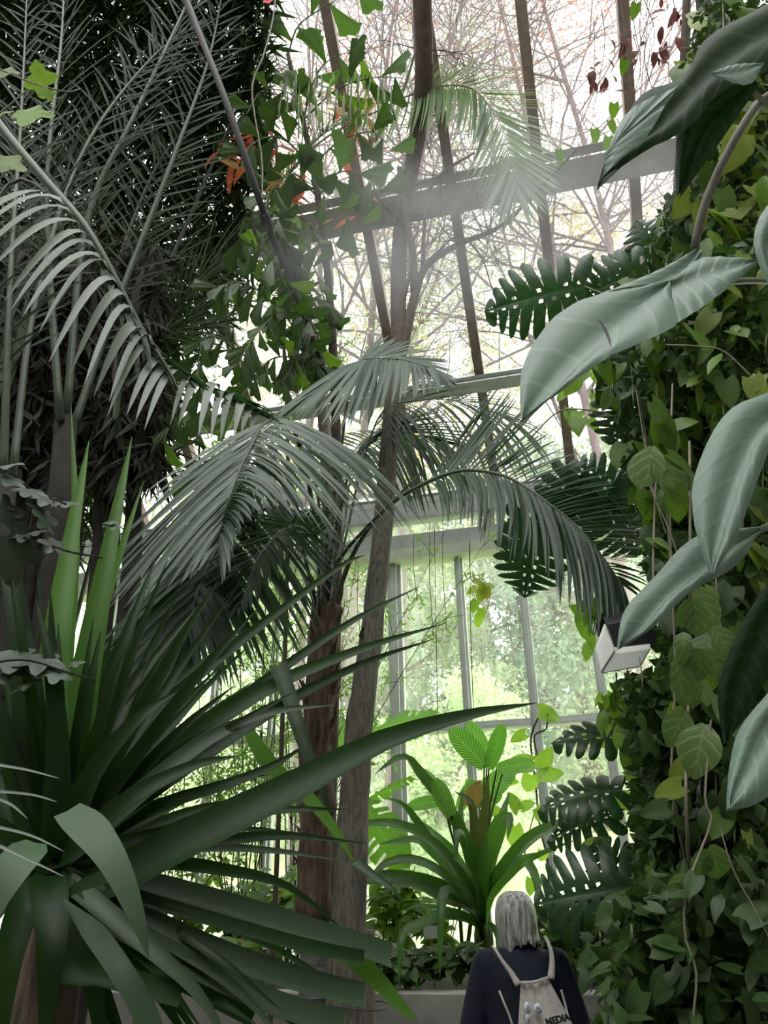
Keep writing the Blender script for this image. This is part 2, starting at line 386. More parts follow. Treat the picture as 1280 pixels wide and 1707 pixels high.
for i, s in enumerate(MS):
    h = .085 if i in (0, 4, 8, 12, 14) else .05
    mb = MB(); mb.beam(G(s, -.02, ZS), G(s, -.02, ZH), GA * h, GN * .05)
    mb.beam(G(s, -.10, ZS), G(s, -.10, ZH), GA * h * .45, GN * .03); mb.build('mullion', M['metal'], wall, False)
for i in range(len(MS) - 1):
    for z0, z1 in ((ZS + .03, ZT), (ZT, ZH)):
        mb = MB(); a, b = G(MS[i], 0, z0), G(MS[i + 1], 0, z1)
        mb.add([G(MS[i] + .04, 0, z0), G(MS[i + 1] - .04, 0, z0), G(MS[i + 1] - .04, 0, z1), G(MS[i] + .04, 0, z1)], [(0, 1, 2, 3)])
        mb.build('pane', M['pane'], wall, False)
    mb = MB(); mb.beam(G(MS[i] + .05, -.03, ZT), G(MS[i + 1] - .05, -.03, ZT), GN * .06, ZV * .045); mb.beam(G(MS[i] + .05, -.11, ZT - .03), G(MS[i + 1] - .05, -.11, ZT - .03), GN * .03, ZV * .015)
    mb.build('transom', M['metal'], wall, False)
# header: two boxed beams with a slot of daylight between them, green-grey lower flange
mb = MB(); mb.beam(G(S0, -.08, ZH + .22), G(S1, -.08, ZH + .22), GN * .10, ZV * .11); mb.build('header_beam', M['header'], wall, False)
mb = MB(); mb.beam(G(S0, -.10, ZH + .05), G(S1, -.10, ZH + .05), GN * .14, ZV * .07); mb.build('header_flange', M['metal_green'], wall, False)
mb = MB(); mb.beam(G(S0, -.1, ZH + .68), G(S1, -.1, ZH + .68), GN * .12, ZV * .13); mb.beam(G(S0, -.2, ZH + .58), G(S1, -.2, ZH + .58), GN * .03, ZV * .05)
mb.build('gutter_beam', M['header'], wall, False)
for i in range(0, len(MS), 2):
    mb = MB(); mb.beam(G(MS[i] - .3, -.08, ZH + .3), G(MS[i] - .3, -.08, ZH + .6), GA * .06, GN * .05); mb.build('bracket', M['metal'], wall, False)
mb = MB(); mb.add([G(S0, .02, ZH + .12), G(S1, .02, ZH + .12), G(S1, .02, ZH + .8), G(S0, .02, ZH + .8)], [(0, 1, 2, 3)]); mb.build('clerestory_pane', M['pane'], wall, False)
# ---- roof slope rising over the camera
RA = rad(40); ZR = ZH + .85; RD = -GN * math.cos(RA) + ZV * math.sin(RA); RN = GN * math.sin(RA) + ZV * math.cos(RA)
ROOF += [rp0_ := G(0, 0, ZR), RN]
def RF(s, l, h=0.0): return G(s, 0, ZR) + RD * l + RN * h
rp0 = G(0, 0, ZR)
ceil = structure(empty('ceiling', rp0))
RS = [s_of(hit(x, 870, rp0, RN)) for x in (707, 836, 960)]; rstep = (RS[2] - RS[0]) / 2
RS = [RS[0] - rstep * k for k in range(7, 0, -1)] + RS + [RS[-1] + rstep * k for k in range(1, 4)]
def l_of(px, py): return (hit(px, py, rp0, RN) - rp0).dot(RD)
LP = [0.0, l_of(700, 652), l_of(800, 322), l_of(800, 322) * 2 - l_of(700, 652) + .6, 13.0]
for i, s in enumerate(RS):
    mb = MB(); mb.beam(RF(s, 0, -.06), RF(s, LP[-1], -.06), GA * .055, RN * .07); mb.build('glazing_bar', M['metal_brown'], ceil, False)
    if i < len(RS) - 1:
        for k in range(len(LP) - 1):
            mb = MB(); mb.add([RF(s + .04, LP[k] + .03), RF(RS[i + 1] - .04, LP[k] + .03), RF(RS[i + 1] - .04, LP[k + 1] - .03), RF(s + .04, LP[k + 1] - .03)], [(0, 1, 2, 3)])
            mb.build('pane', M['roof_pane'], ceil, False)
for k, (h, w_) in enumerate(((.12, .1), (.09, .07), (.20, .15), (.15, .1), (.2, .15))):
    mb = MB(); mb.beam(RF(RS[0], LP[k], -.14), RF(RS[-1], LP[k], -.14), RD * w_, RN * .09)
    mb.beam(RF(RS[0], LP[k] + w_ * 1.4, -.1), RF(RS[-1], LP[k] + w_ * 1.4, -.1), RD * w_ * .3, RN * .05)
    mb.build('purlin', M['concrete' if k == 2 else 'metal'], ceil, False)
# rear slope glazed for light; unseen masonry walls kept solid to dim the interior
top = RF(0, 13.0); tb = (top - GO).dot(GN); zt = top.z
sl, sr = RS[0], RS[-1]
mb = MB(); mb.add([G(sl, tb, zt), G(sr, tb, zt), G(sr, tb - 6, zt - 4.5), G(sl, tb - 6, zt - 4.5)], [(0, 1, 2, 3)]); cr_ = mb.build('ceiling_rear', M['roof_pane'], None, False); structure(cr_)
mb = MB()
for i in range(9):
    s_ = sl + (sr - sl) * i / 8; mb.beam(G(s_, tb, zt), G(s_, tb - 6, zt - 4.5), GA * .05, ZV * .07)
mb.build('glazing_bar', M['metal_brown'], cr_, False)
mb = MB(); mb.beam(G(sl, tb - 6, (zt - 4.5) / 2), G(sr, tb - 6, (zt - 4.5) / 2), GN * .15, ZV * (zt - 4.5) / 2); structure(mb.build('wall_front', M['render_wall'], None, False))
for nm, s in (('wall_left', sl - .2), ('wall_right', sr + .2)):
    mb = MB(); prof = [(-.0, 0), (-.0, ZR), (tb, zt), (tb - 6, zt - 4.5), (tb - 6, 0)]
    V = [G(s - .12, t, z) for t, z in prof] + [G(s + .12, t, z) for t, z in prof]
    F = [(0, 1, 2, 3, 4), (9, 8, 7, 6, 5)] + [(i, (i + 1) % 5, (i + 1) % 5 + 5, i + 5) for i in range(5)]
    mb.add(V, F); structure(mb.build(nm, M['render_wall'], None, False))
mb = MB(); mb.beam(G(sl, tb / 2 - 3, -.06), G(sr, tb / 2 - 3, -.06), GN * (-tb / 2 + 3), ZV * .06); structure(mb.build('floor', M['gravel'], None, False))

# ---- ground outside: a mown bank rising from the glass
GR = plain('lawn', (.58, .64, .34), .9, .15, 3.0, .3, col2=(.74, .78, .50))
def ground_z(t): return -.1 if t < .5 else -.1 + (t - .5) * .33 if t < 22 else 7.0 + (t - 22) * .06
V = []; F = []; nx, ny = 40, 40
for j in range(ny + 1):
    t = .18 + 75 * (j / ny) ** 1.6
    for i in range(nx + 1):
        s = -50 + 100 * i / nx; V.append(G(s, t, ground_z(t) + .25 * noise.noise(Vector((s * .2, t * .2, 0))) * min(1, t / 3)))
for j in range(ny):
    for i in range(nx): a = j * (nx + 1) + i; F.append((a, a + 1, a + nx + 2, a + nx + 1))
structure(link('lawn', new_mesh('lawn', V, F, GR)))
tuft = []
for k in range(26000):
    s = R(-6, 6); t = .4 + 14 * random.random() ** 1.5; tuft.append(G(s, t, ground_z(t) + R(0, .05)))
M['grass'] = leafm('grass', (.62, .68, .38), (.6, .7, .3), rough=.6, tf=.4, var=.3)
g = leaf_cloud('grass', tuft, .12, M['grass'], aspect=.18, hang=-1.6); g['label'] = 'short pale green grass on the bank outside the glass'; g['category'] = 'grass'
# steps cut in the bank
st = thing('garden_steps', 'pale stone garden steps climbing the grassy bank outside', 'steps', G(-2.1, 3.0, 0))
for k in range(7):
    mb = MB(); t = 3.2 + k * .55; mb.box(G(-2.35, t, ground_z(t) + .10), (.75, .3, .08), (GA, GN, ZV)); mb.build('step', M['concrete_light'], st, False)

# ---- trees outside
def branch(mb, p, d, r, L, depth, rnd, twigs, up=.25, segs=4, leaves=None, spread=.7, kids=3):
    pts = [p]; q = p.copy(); dd = d.copy()
    for k in range(segs):
        dd = (dd + Vector((rnd.gauss(0, .16), rnd.gauss(0, .16), rnd.gauss(0, .12) + up * .12))).normalized(); q = q + dd * (L / segs); pts.append(q)
    tgt = mb if depth > 1 else twigs
    tgt.tube(pts, [r * (1 - .55 * i / segs) for i in range(segs + 1)], 5 if depth > 2 else 3, cap=False)
    if depth <= 1 and leaves is not None: leaves += [x + Vector((rnd.gauss(0, .08), rnd.gauss(0, .08), rnd.gauss(0, .08))) for x in pts[1:]]
    if depth == 0: return
    for k in range(kids + (1 if depth < 3 else 0)):
        f = rnd.uniform(.3, 1.0); i = min(segs - 1, int(f * segs)); b = pts[i].lerp(pts[i + 1], f * segs - i if f < 1 else 1)
        nd = (dd + Vector((rnd.gauss(0, 1), rnd.gauss(0, 1), rnd.gauss(0, .7))) * spread).normalized()
        branch(mb, b, nd, r * .5, L * rnd.uniform(.55, .75), depth - 1, rnd, twigs, up, 3, leaves, spread, kids)
M['twig'] = plain('twig', (.11, .085, .08), .9, .3, 10)
M['twig_red'] = plain('twig_red', (.12, .075, .075), .9, .3, 10)
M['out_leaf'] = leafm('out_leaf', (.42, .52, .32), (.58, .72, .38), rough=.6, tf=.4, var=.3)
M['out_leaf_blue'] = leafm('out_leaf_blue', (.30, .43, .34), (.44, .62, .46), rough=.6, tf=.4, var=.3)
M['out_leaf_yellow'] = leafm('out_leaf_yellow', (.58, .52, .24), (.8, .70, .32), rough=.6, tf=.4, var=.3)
def green_tree(px, Y, z0, z1, rx, n, mat, label, seed, trunk=.16, size=.17):
    rnd = random.Random(seed); c = P(px, 900, Y); gz = ground_z((Vector((c.x, c.y, 0)) - GO).dot(GN)); base = Vector((c.x, c.y, gz - .1))
    t = thing('garden_tree', label, 'tree', base, 'leafy trees in the garden outside')
    mb = MB(); tw = MB(); mb.tube([base, base + Vector((.1, 0, (z1 - gz) * .35)), base + Vector((-.1, 0, (z1 - gz) * .75))], [trunk, trunk * .8, trunk * .4], 8, wob=.2)
    mb.build('trunk', M['bark_brown'], t)
    mb = MB()
    for k in range(9):
        a = rnd.uniform(0, 6.28); h = gz + (z1 - gz) * rnd.uniform(.25, .7)
        branch(mb, Vector((c.x, c.y, h)), Vector((math.cos(a), math.sin(a), .6)).normalized(), trunk * .4, rx * .8, 2, rnd, tw)
    mb.build('bough', M['bark_brown'], t); tw.build('twigs', M['bark_brown'], t, kind='stuff')
    rs = np.random.RandomState(seed); pts = []; nb = 34
    for k in range(nb):
        th = rs.uniform(0, 6.28); zz = rs.uniform(0, 1); rr = rx * math.sin(math.pi * (zz * .8 + .15)) ** .6 * rs.uniform(.3, 1) ** .6
        ctr = np.array([c.x + rr * math.cos(th), c.y + rr * math.sin(th) * .8, z0 + (z1 - z0) * zz]); m_ = int(n * .75) // nb
        v = rs.normal(size=(m_, 3)); v /= np.linalg.norm(v, axis=1)[:, None]; pts.append(ctr + v * (rs.uniform(.35, 1, m_) ** .5)[:, None] * np.array([rx * .34, rx * .34, (z1 - z0) * .11]))
    leaf_cloud('foliage', np.concatenate(pts), size, mat, t)
green_tree(655, 17.5, 3.0, 10.5, 2.4, 26000, M['out_leaf'], 'leafy green tree outside behind the thickest window post', 11)
green_tree(800, 20.0, 3.5, 13.5, 3.4, 34000, M['out_leaf_blue'], 'bluish green tree outside filling the two middle panes', 12)
green_tree(935, 18.0, 5.5, 12.0, 2.2, 18000, M['out_leaf_blue'], 'tree with a bare grey trunk showing, outside the pane by the hanging white box', 13, trunk=.26)
green_tree(1060, 18.0, 3.0, 12.5, 2.8, 20000, M['out_leaf'], 'green tree outside hidden mostly by the vine-covered trunk', 14)
green_tree(470, 19.0, 3.0, 12.5, 2.8, 24000, M['out_leaf'], 'green tree outside seen between the palm trunk and the fine-leaved shrub', 15)
green_tree(300, 17.0, 2.5, 12.0, 2.6, 14000, M['out_leaf'], 'pale green tree outside beyond the spiky rosette', 16)
green_tree(560, 26.0, 7.0, 16.0, 3.6, 20000, M['out_leaf'], 'farther light green tree high on the bank behind the slender trunk', 17)
green_tree(740, 15.0, 2.0, 5.4, 1.6, 14000, M['out_leaf'], 'low round green bush on the lawn below the tall trees', 18, .08, .12)
def bare_tree(px, Y, h, lean, label, seed, mt, leafmat=None, depth=5, r=.11, n_b=9, nleaf=1, lsize=.14):
    rnd = random.Random(seed); c = P(px, 900, Y); gz = ground_z((Vector((c.x, c.y, 0)) - GO).dot(GN)); base = Vector((c.x, c.y, gz - .1))
    t = thing('bare_tree', label, 'tree', base, 'bare twiggy trees above the glass roof')
    tr = [base + Vector((lean * (k / 5) ** 2 + rnd.gauss(0, .12), rnd.gauss(0, .12), h * k / 5)) for k in range(6)]
    tr[0] = base
    mb = MB(); mb.tube(spline(tr, 12), [r * (1 - .7 * k / 11) for k in range(12)], 7, wob=.15); mb.build('trunk', mt, t)
    mb = MB(); tw = MB(); lv = []
    for k in range(n_b):
        f = rnd.uniform(.34, .98); i = int(f * 5); b = tr[i].lerp(tr[min(5, i + 1)], f * 5 - i); a = rnd.uniform(0, 6.28)
        branch(mb, b, Vector((math.cos(a), math.sin(a) * .7, .8)).normalized(), r * .45 * (1.2 - f), h * .20, depth - 1, rnd, tw, .3, 4, lv, .55)
    mb.build('bough', mt, t); tw.build('twigs', mt, t, kind='stuff')
    if leafmat:
        if nleaf > 1: lv = [x + Vector((rnd.gauss(0, .15), rnd.gauss(0, .15), rnd.gauss(0, .15))) for x in lv for _ in range(nleaf)]
        leaf_cloud('foliage', lv, lsize, leafmat, t, .45)
bare_tree(590, 13.0, 27, 1.6, 'bare brown tree outside, rising behind the forked trunk', 21, M['twig'], n_b=35)
bare_tree(615, 12.5, 26, 3.4, 'bare tree outside whose twigs fill the roof beside the feathery top frond', 22, M['twig'], n_b=38)
bare_tree(1030, 12.5, 26, -1.0, 'reddish bare tree outside with a thicket of twigs over the big dark leaf', 23, M['twig_red'], n_b=41)
bare_tree(1130, 11.5, 24, -.8, 'reddish twiggy tree outside at the upper edge of the vine wall', 24, M['twig_red'], M['redleaf'], n_b=38, lsize=.08)
bare_tree(505, 13.5, 25, -.3, 'thin bare tree outside behind the fishtail palm', 25, M['twig'], n_b=28)
bare_tree(1020, 15.0, 17, -2.4, 'small tree outside with yellow autumn leaves', 26, M['twig'], M['out_leaf_yellow'], 5, .08, 12, 2, .12)
bare_tree(560, 15.5, 14.5, 0, 'small yellowing tree outside behind the drooping fishtail leaves', 27, M['twig'], M['out_leaf_yellow'], 5, .10, 12, 1, .13)
bare_tree(610, 17, 17, 2.5, 'pale green wispy tree outside between the two bare trunks', 28, M['twig'], M['out_leaf'], 5, .12, 14, 2, .13)
# ================================================================== PALMS
def frond(t, pts, n=36, L=.7, ang=50, droop=.5, wid=.035, mat=None, rmat=None, r0=.014, nh=(0, 0, 1), sides=(1, -1), ind=True, start=.12, prof=None, lift=.15, seg=5, tipf=.35, fold=.3, jit=.06, label=None, sagpow=1.6, stuffname='leaflets', end=1.0, mess=.0):
    mat = mat or M['kentia']; rmat = rmat or M['rachis']
    c = spline(pts, 28); mb = MB(); mb.tube(c, [r0 * (1 - .82 * i / 27) for i in range(28)], 6)
    fr = mb.build('frond', rmat, t, label=label)
    prof = prof or (lambda u: (math.sin(math.pi * min(1, .18 + u * .72)) ** .7) * (1 if u < .7 else 1 - (u - .7) / .3 * (1 - tipf)))
    nhv = Vector(nh).normalized(); bulk = MB()
    for sd in sides:
        for k in range(n):
            u = start + (end - start) * (k + R(-.25, .25)) / (n - 1); u = min(max(u, 0), 1)
            f = u * 27; i = min(26, int(f)); p = c[i].lerp(c[i + 1], f - i)
            T = (c[min(27, i + 2)] - c[max(0, i - 1)]).normalized()
            N = nhv - T * nhv.dot(T); N = N.normalized() if N.length > .05 else T.orthogonal().normalized()
            S = T.cross(N) * sd
            uu = (u - start) / (end - start); a = rad(ang * (1 - .45 * uu) + R(-4, 4)); Lk = L * prof(uu) * R(1 - jit, 1 + jit)
            d = (S * math.sin(a) + T * math.cos(a) + N * (lift + R(-.06, .06)) + Vector((R(-1, 1), R(-1, 1), R(-1, 1))) * mess).normalized()
            lp = []; q = p.copy(); dd = d.copy(); drp = droop * R(.75, 1.25)
            for j in range(seg + 1):
                lp.append(q.copy()); dd = (dd + Vector((0, 0, -1)) * drp * (2 * (j + .6) / seg) ** sagpow * .5 / seg * 1.3 + Vector((R(-.02, .02), R(-.02, .02), 0))).normalized(); q = q + dd * (Lk / seg)
            V, F, UV = blade_geo(lp, wid * (.7 + .3 * prof(uu)), N, fold)
            if ind: link('leaflet', new_mesh('leaflet', V, F, mat, True, UV), None, fr)
            else: bulk.add(V, F, UV)
    if not ind: bulk.build(stuffname, mat, fr, kind='stuff')
    return fr

def curve_at(c, u):
    f = min(max(u, 0), 1) * (len(c) - 1); i = min(len(c) - 2, int(f)); return c[i].lerp(c[i + 1], f - i), (c[min(len(c) - 1, i + 2)] - c[max(0, i - 1)]).normalized()
def frond_fan(t, pts, fans, wid=.04, mat=None, rmat=None, r0=.014, fold=.3, seg=6, jit=.05, label=None, nh=None, world=None):
    """a frond whose leaflets run from the rib to a given outline of tips; fans = [(u0, u1, n, tips, bow_up, bow_along)]"""
    mat = mat or M['kentia']; rmat = rmat or M['rachis']
    c = spline(([world] if world is not None else []) + PL(pts), 40); mb = MB(); mb.tube(c, [r0 * (1 - .85 * i / 39) for i in range(40)], 6)
    fr = mb.build('frond', rmat, t, label=label)
    for (u0, u1, n, tips, bu, ba) in fans:
        tc = spline(PL(tips), 40)
        for k in range(n):
            f = (k + R(-.25, .25)) / (n - 1); f = min(max(f, 0), 1); p, T = curve_at(c, u0 + (u1 - u0) * f); q, _ = curve_at(tc, f)
            Lk = (q - p).length; q = q + Vector((R(-1, 1), R(-1, 1), R(-1, 1))) * Lk * jit + (p - q) * R(0, .12)
            c1 = p.lerp(q, .35) + ZV * bu * Lk * R(.8, 1.2) + T * ba * Lk
            c2 = p.lerp(q, .72) + ZV * bu * .7 * Lk + T * ba * .4 * Lk
            lp = []
            for j in range(seg + 1):
                a = j / seg; lp.append(p * (1 - a) ** 3 + c1 * 3 * a * (1 - a) ** 2 + c2 * 3 * a * a * (1 - a) + q * a ** 3)
            nn = nh or ((CAM - p).normalized() * .75 + ZV * .8 + Vector((R(-.3, .3), R(-.3, .3), 0)))
            V, F, UV = blade_geo(lp, wid * R(.85, 1.12), Vector(nn), fold); link('leaflet', new_mesh('leaflet', V, F, mat, True, UV), None, fr)
    return fr

# ---- the kentia palm in the middle
b = P(526, 1690, 4.85); b.z = 0.0
kp = thing('kentia_palm', 'tall palm with fibrous brown trunk and arching dark fronds, beside the slender forked tree', 'palm', b)
tr = [b, P(524, 1640, 4.85), P(526, 1480, 4.85), P(528, 1300, 4.85), P(531, 1180, 4.85), P(537, 1080, 4.85)]
low = spline([tr[0], tr[1], P(526, 1530, 4.85)], 10)
mb = MB(); mb.tube(low, .086, 16, wob=.06)
for k in range(14):
    q = low[0].lerp(low[-1], (k + .5) / 14); mb.tube([q - ZV * .006, q + ZV * .006], .0885, 14)
mb.build('trunk', M['bark_smooth'], kp, label='smooth grey ringed lower trunk')
mb = MB(); up = spline([P(526, 1535, 4.85), P(526, 1400, 4.85), P(528, 1250, 4.85), P(534, 1150, 4.85), P(537, 1070, 4.85), P(545, 1010, 4.85)], 26)
mb.tube(up, [.088 + .014 * math.sin(i * 1.9) * .5 + .012 for i in range(26)], 18, wob=.25); mb.build('fibrous_trunk', M['bark_palm'], kp)
for k in range(46):   # torn sheath fibres and old leaf bases
    i = random.randint(3, 24); a = R(0, 6.28); r = .09; q = up[i] + Vector((math.cos(a) * r, math.sin(a) * r, 0))
    lp = [q, q + Vector((math.cos(a) * .03, math.sin(a) * .03, .07)), q + Vector((math.cos(a) * R(.04, .1), math.sin(a) * R(.04, .1), R(.10, .2)))]
    V, F, UV = blade_geo(lp, R(.025, .06), Vector((math.cos(a), math.sin(a), .1)), .2); link('leaf_base', new_mesh('leaf_base', V, F, M['bark_palm'], True, UV), None, kp)
CR = P(540, 1040, 4.85)
def kf(pts, **k):
    q = PL(pts); return frond(kp, [CR + Vector((R(-.05, .05), R(-.05, .05), 0))] + q, **k)
TOCAM = (0, -.6, .8)
def kff(pts, fans, **k):
    return frond_fan(kp, pts, fans, world=CR + Vector((R(-.05, .05), R(-.05, .05), 0)), **k)
# bright front frond, apex then falling toward the camera
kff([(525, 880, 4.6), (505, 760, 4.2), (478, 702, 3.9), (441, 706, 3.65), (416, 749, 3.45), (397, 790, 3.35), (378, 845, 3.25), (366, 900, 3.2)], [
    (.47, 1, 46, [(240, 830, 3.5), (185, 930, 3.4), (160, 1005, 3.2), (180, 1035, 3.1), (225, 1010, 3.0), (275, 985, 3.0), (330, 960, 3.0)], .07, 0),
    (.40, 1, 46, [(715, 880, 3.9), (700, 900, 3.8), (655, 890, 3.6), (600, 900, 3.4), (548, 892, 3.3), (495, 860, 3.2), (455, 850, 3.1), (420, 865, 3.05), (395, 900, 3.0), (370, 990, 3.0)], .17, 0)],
    mat=M['kentia_sheen'], wid=.028, r0=.018)
kff([(535, 880, 4.9), (520, 770, 4.7), (497, 712, 4.3), (450, 712, 4.1), (420, 760, 3.9), (400, 830, 3.8)], [
    (.42, 1, 34, [(640, 800, 4.3), (660, 830, 4.3), (620, 850, 4.2), (560, 860, 4.1), (500, 870, 4.0), (450, 880, 3.9), (410, 930, 3.8)], .12, 0),
    (.50, 1, 20, [(290, 800, 4.1), (240, 900, 4.1), (230, 980, 4.0), (290, 1010, 3.9), (350, 1000, 3.8)], .04, 0)], mat=M['kentia'], wid=.036)
# fan frond above it
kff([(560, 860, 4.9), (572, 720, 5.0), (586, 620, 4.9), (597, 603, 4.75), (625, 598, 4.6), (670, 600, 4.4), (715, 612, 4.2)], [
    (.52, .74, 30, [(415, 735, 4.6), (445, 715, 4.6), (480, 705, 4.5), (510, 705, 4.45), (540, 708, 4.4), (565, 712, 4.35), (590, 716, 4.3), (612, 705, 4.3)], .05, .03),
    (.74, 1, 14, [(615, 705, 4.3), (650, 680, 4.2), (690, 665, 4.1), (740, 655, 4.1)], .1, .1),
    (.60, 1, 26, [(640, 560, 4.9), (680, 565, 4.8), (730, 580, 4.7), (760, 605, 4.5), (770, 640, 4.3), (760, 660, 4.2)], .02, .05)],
    mat=M['kentia_sheen'], wid=.042, r0=.016)
# long frond arching right
kff([(585, 930, 4.7), (640, 850, 4.5), (700, 810, 4.3), (756, 787, 4.2), (800, 785, 4.15), (845, 795, 4.1), (880, 815, 4.05), (912, 838, 4.0), (950, 867, 3.95), (980, 897, 3.9), (1010, 935, 3.9), (1032, 970, 3.9)], [
    (.27, .45, 18, [(850, 620, 4.7), (865, 645, 4.7), (890, 670, 4.6), (925, 715, 4.5)], .0, .0),
    (.45, 1, 44, [(925, 720, 4.5), (965, 750, 4.5), (1010, 770, 4.5), (1045, 800, 4.4), (1070, 840, 4.3), (1082, 880, 4.2), (1090, 920, 4.1), (1085, 960, 4.0), (1070, 1000, 3.9)], .05, .03),
    (.27, 1, 66, [(740, 870, 3.9), (780, 880, 3.9), (815, 915, 3.8), (850, 925, 3.75), (890, 950, 3.7), (930, 1000, 3.7), (960, 1040, 3.7), (990, 1060, 3.7), (1015, 1062, 3.7), (1035, 1050, 3.8), (1052, 1030, 3.85)], .03, .12)],
    mat=M['kentia'], wid=.026, r0=.018)
# dark frond falling to the lower left
kff([(530, 930, 4.6), (510, 868, 4.3), (465, 846, 4.1), (412, 860, 3.9), (370, 902, 3.7), (346, 945, 3.6), (330, 985, 3.5), (319, 1025, 3.45), (305, 1070, 3.4)], [
    (.30, 1, 56, [(590, 930, 4.2), (575, 990, 4.1), (550, 1060, 3.9), (510, 1095, 3.7), (465, 1110, 3.6), (425, 1125, 3.5), (395, 1148, 3.4), (360, 1150, 3.3), (325, 1170, 3.3), (285, 1200, 3.3)], .13, .06),
    (.38, 1, 50, [(300, 930, 4.0), (240, 990, 3.9), (180, 1060, 3.7), (120, 1140, 3.6), (95, 1200, 3.5), (100, 1240, 3.4), (140, 1250, 3.3), (190, 1240, 3.2), (250, 1230, 3.2)], .05, .02)],
    mat=M['kentia'], wid=.038, r0=.018)
# thin arcs toward the back right
kff([(575, 900, 5.0), (600, 790, 5.1), (635, 690, 5.1), (690, 668, 5.1), (760, 668, 5.2), (830, 690, 5.3)], [
    (.45, 1, 30, [(700, 850, 4.8), (760, 860, 4.8), (830, 850, 4.9), (890, 820, 5.0), (930, 790, 5.1)], .12, .14),
    (.45, 1, 24, [(740, 620, 5.5), (800, 640, 5.5), (870, 660, 5.5), (910, 700, 5.5), (930, 740, 5.4)], .06, .05)], mat=M['kentia'], wid=.022, r0=.012)
kff([(570, 900, 5.2), (585, 790, 5.4), (610, 735, 5.5), (660, 720, 5.6), (730, 735, 5.6)], [
    (.45, 1, 30, [(640, 850, 5.2), (700, 870, 5.2), (760, 870, 5.2), (800, 840, 5.2)], .1, .1),
    (.45, 1, 24, [(690, 670, 5.6), (760, 690, 5.6), (810, 730, 5.6), (830, 780, 5.6)], .08, .05)], mat=M['kentia'], wid=.03, r0=.012)
# shaded fronds at the heart of the crown
kf([(556, 900, 5.2), (570, 800, 5.6), (600, 740, 6.0), (640, 720, 6.3), (690, 740, 6.5)], n=28, L=.7, ang=55, droop=.5, wid=.03, mat=M['kentia'], start=.35, ind=False)
kf([(500, 950, 4.9), (440, 860, 5.1), (380, 800, 5.2), (310, 800, 5.2)], n=30, L=.7, ang=55, droop=.6, wid=.03, mat=M['kentia'], start=.3, ind=False)
kf([(530, 930, 4.4), (505, 880, 4.0), (470, 885, 3.8), (430, 930, 3.6), (400, 1010, 3.5)], n=30, L=.55, ang=48, droop=.6, wid=.028, mat=M['kentia'], start=.3, ind=False)
for q in ([(545, 1020, 4.85), (560, 940, 4.7), (640, 850, 4.5), (700, 790, 4.4)], [(540, 1020, 4.8), (550, 930, 4.6), (572, 830, 4.5), (585, 770, 4.5)], [(536, 1020, 4.8), (545, 900, 4.7), (543, 770, 4.6)], [(530, 1020, 4.8), (508, 930, 4.6), (490, 860, 4.5)]):
    mb = MB(); mb.tube(spline(PL(q), 10), [.016 - .001 * i for i in range(10)], 6); mb.build('leaf_stalk', M['rachis_dark'], kp)

# ---- slender forked tree
b = P(572, 1700, 4.6); b.z = 0
ft = thing('forked_tree', 'slender grey-brown tree forking high up, bark furrowed at its foot, beside the palm trunk', 'tree', b)
mb = MB(); q = [b] + PL([(578, 1640, 4.6), (583, 1500, 4.6), (590, 1330, 4.65), (603, 1180, 4.7), (622, 1030, 4.8), (640, 860, 4.95), (650, 720, 5.1), (664, 600, 5.25)])
c = spline(q, 36); mb.tube(c, [.118 - .055 * (i / 35) ** .55 + (.01 * noise.noise(c[i] * 5)) for i in range(36)], 20, wob=.16); mb.build('trunk', M['bark_tree'], ft)
def limb(q, r0, r1, name='limb', mat='bark_brown', parent=ft, n=18):
    mb = MB(); c = spline(PL(q), n); mb.tube(c, [r0 + (r1 - r0) * i / (n - 1) for i in range(n)], 10, wob=.15); return mb.build(name, M[mat], parent)
limb([(664, 606, 5.25), (664, 520, 5.35), (667, 400, 5.5), (680, 310, 5.6), (697, 220, 5.7), (707, 110, 5.85), (700, -60, 6.0)], .064, .10)
limb([(658, 640, 5.2), (676, 560, 5.3), (692, 490, 5.35), (712, 440, 5.4), (770, 405, 5.5), (830, 380, 5.6), (880, 335, 5.7), (960, 250, 5.9)], .05, .014)
limb([(690, 490, 5.35), (688, 420, 5.3), (672, 340, 5.4), (665, 280, 5.5)], .035, .025)
limb([(668, 520, 5.35), (680, 470, 5.3), (688, 430, 5.3)], .022, .014, 'twig')
limb([(705, 450, 5.4), (706, 400, 5.3), (712, 330, 5.3), (735, 290, 5.2), (790, 255, 5.2)], .022, .012)
limb([(712, 440, 5.4), (760, 395, 5.3), (800, 425, 5.2), (820, 480, 5.1)], .014, .006, 'twig')
limb([(600, 1060, 4.75), (607, 1045, 4.6)], .012, .006, 'broken_stub')
rnd = random.Random(3)
for (x, y) in ((700, 380), (760, 405), (820, 385), (870, 340), (705, 200), (700, 90), (735, 290), (690, 430)):
    mb = MB(); tw = MB()
    for k in range(4): branch(mb, P(x + R(-6, 6), y + R(-6, 6), 5.4), Vector((R(-1, 1), R(-.5, .5), R(-.4, 1))).normalized(), .008, .45, 2, rnd, tw, .1)
    mb.V += []; n0 = len(mb.V); mb.V += tw.V; mb.F += [tuple(i + n0 for i in f) for f in tw.F]; mb.UV += tw.UV
    mb.build('twigs', M['bark_brown'], ft, kind='stuff')
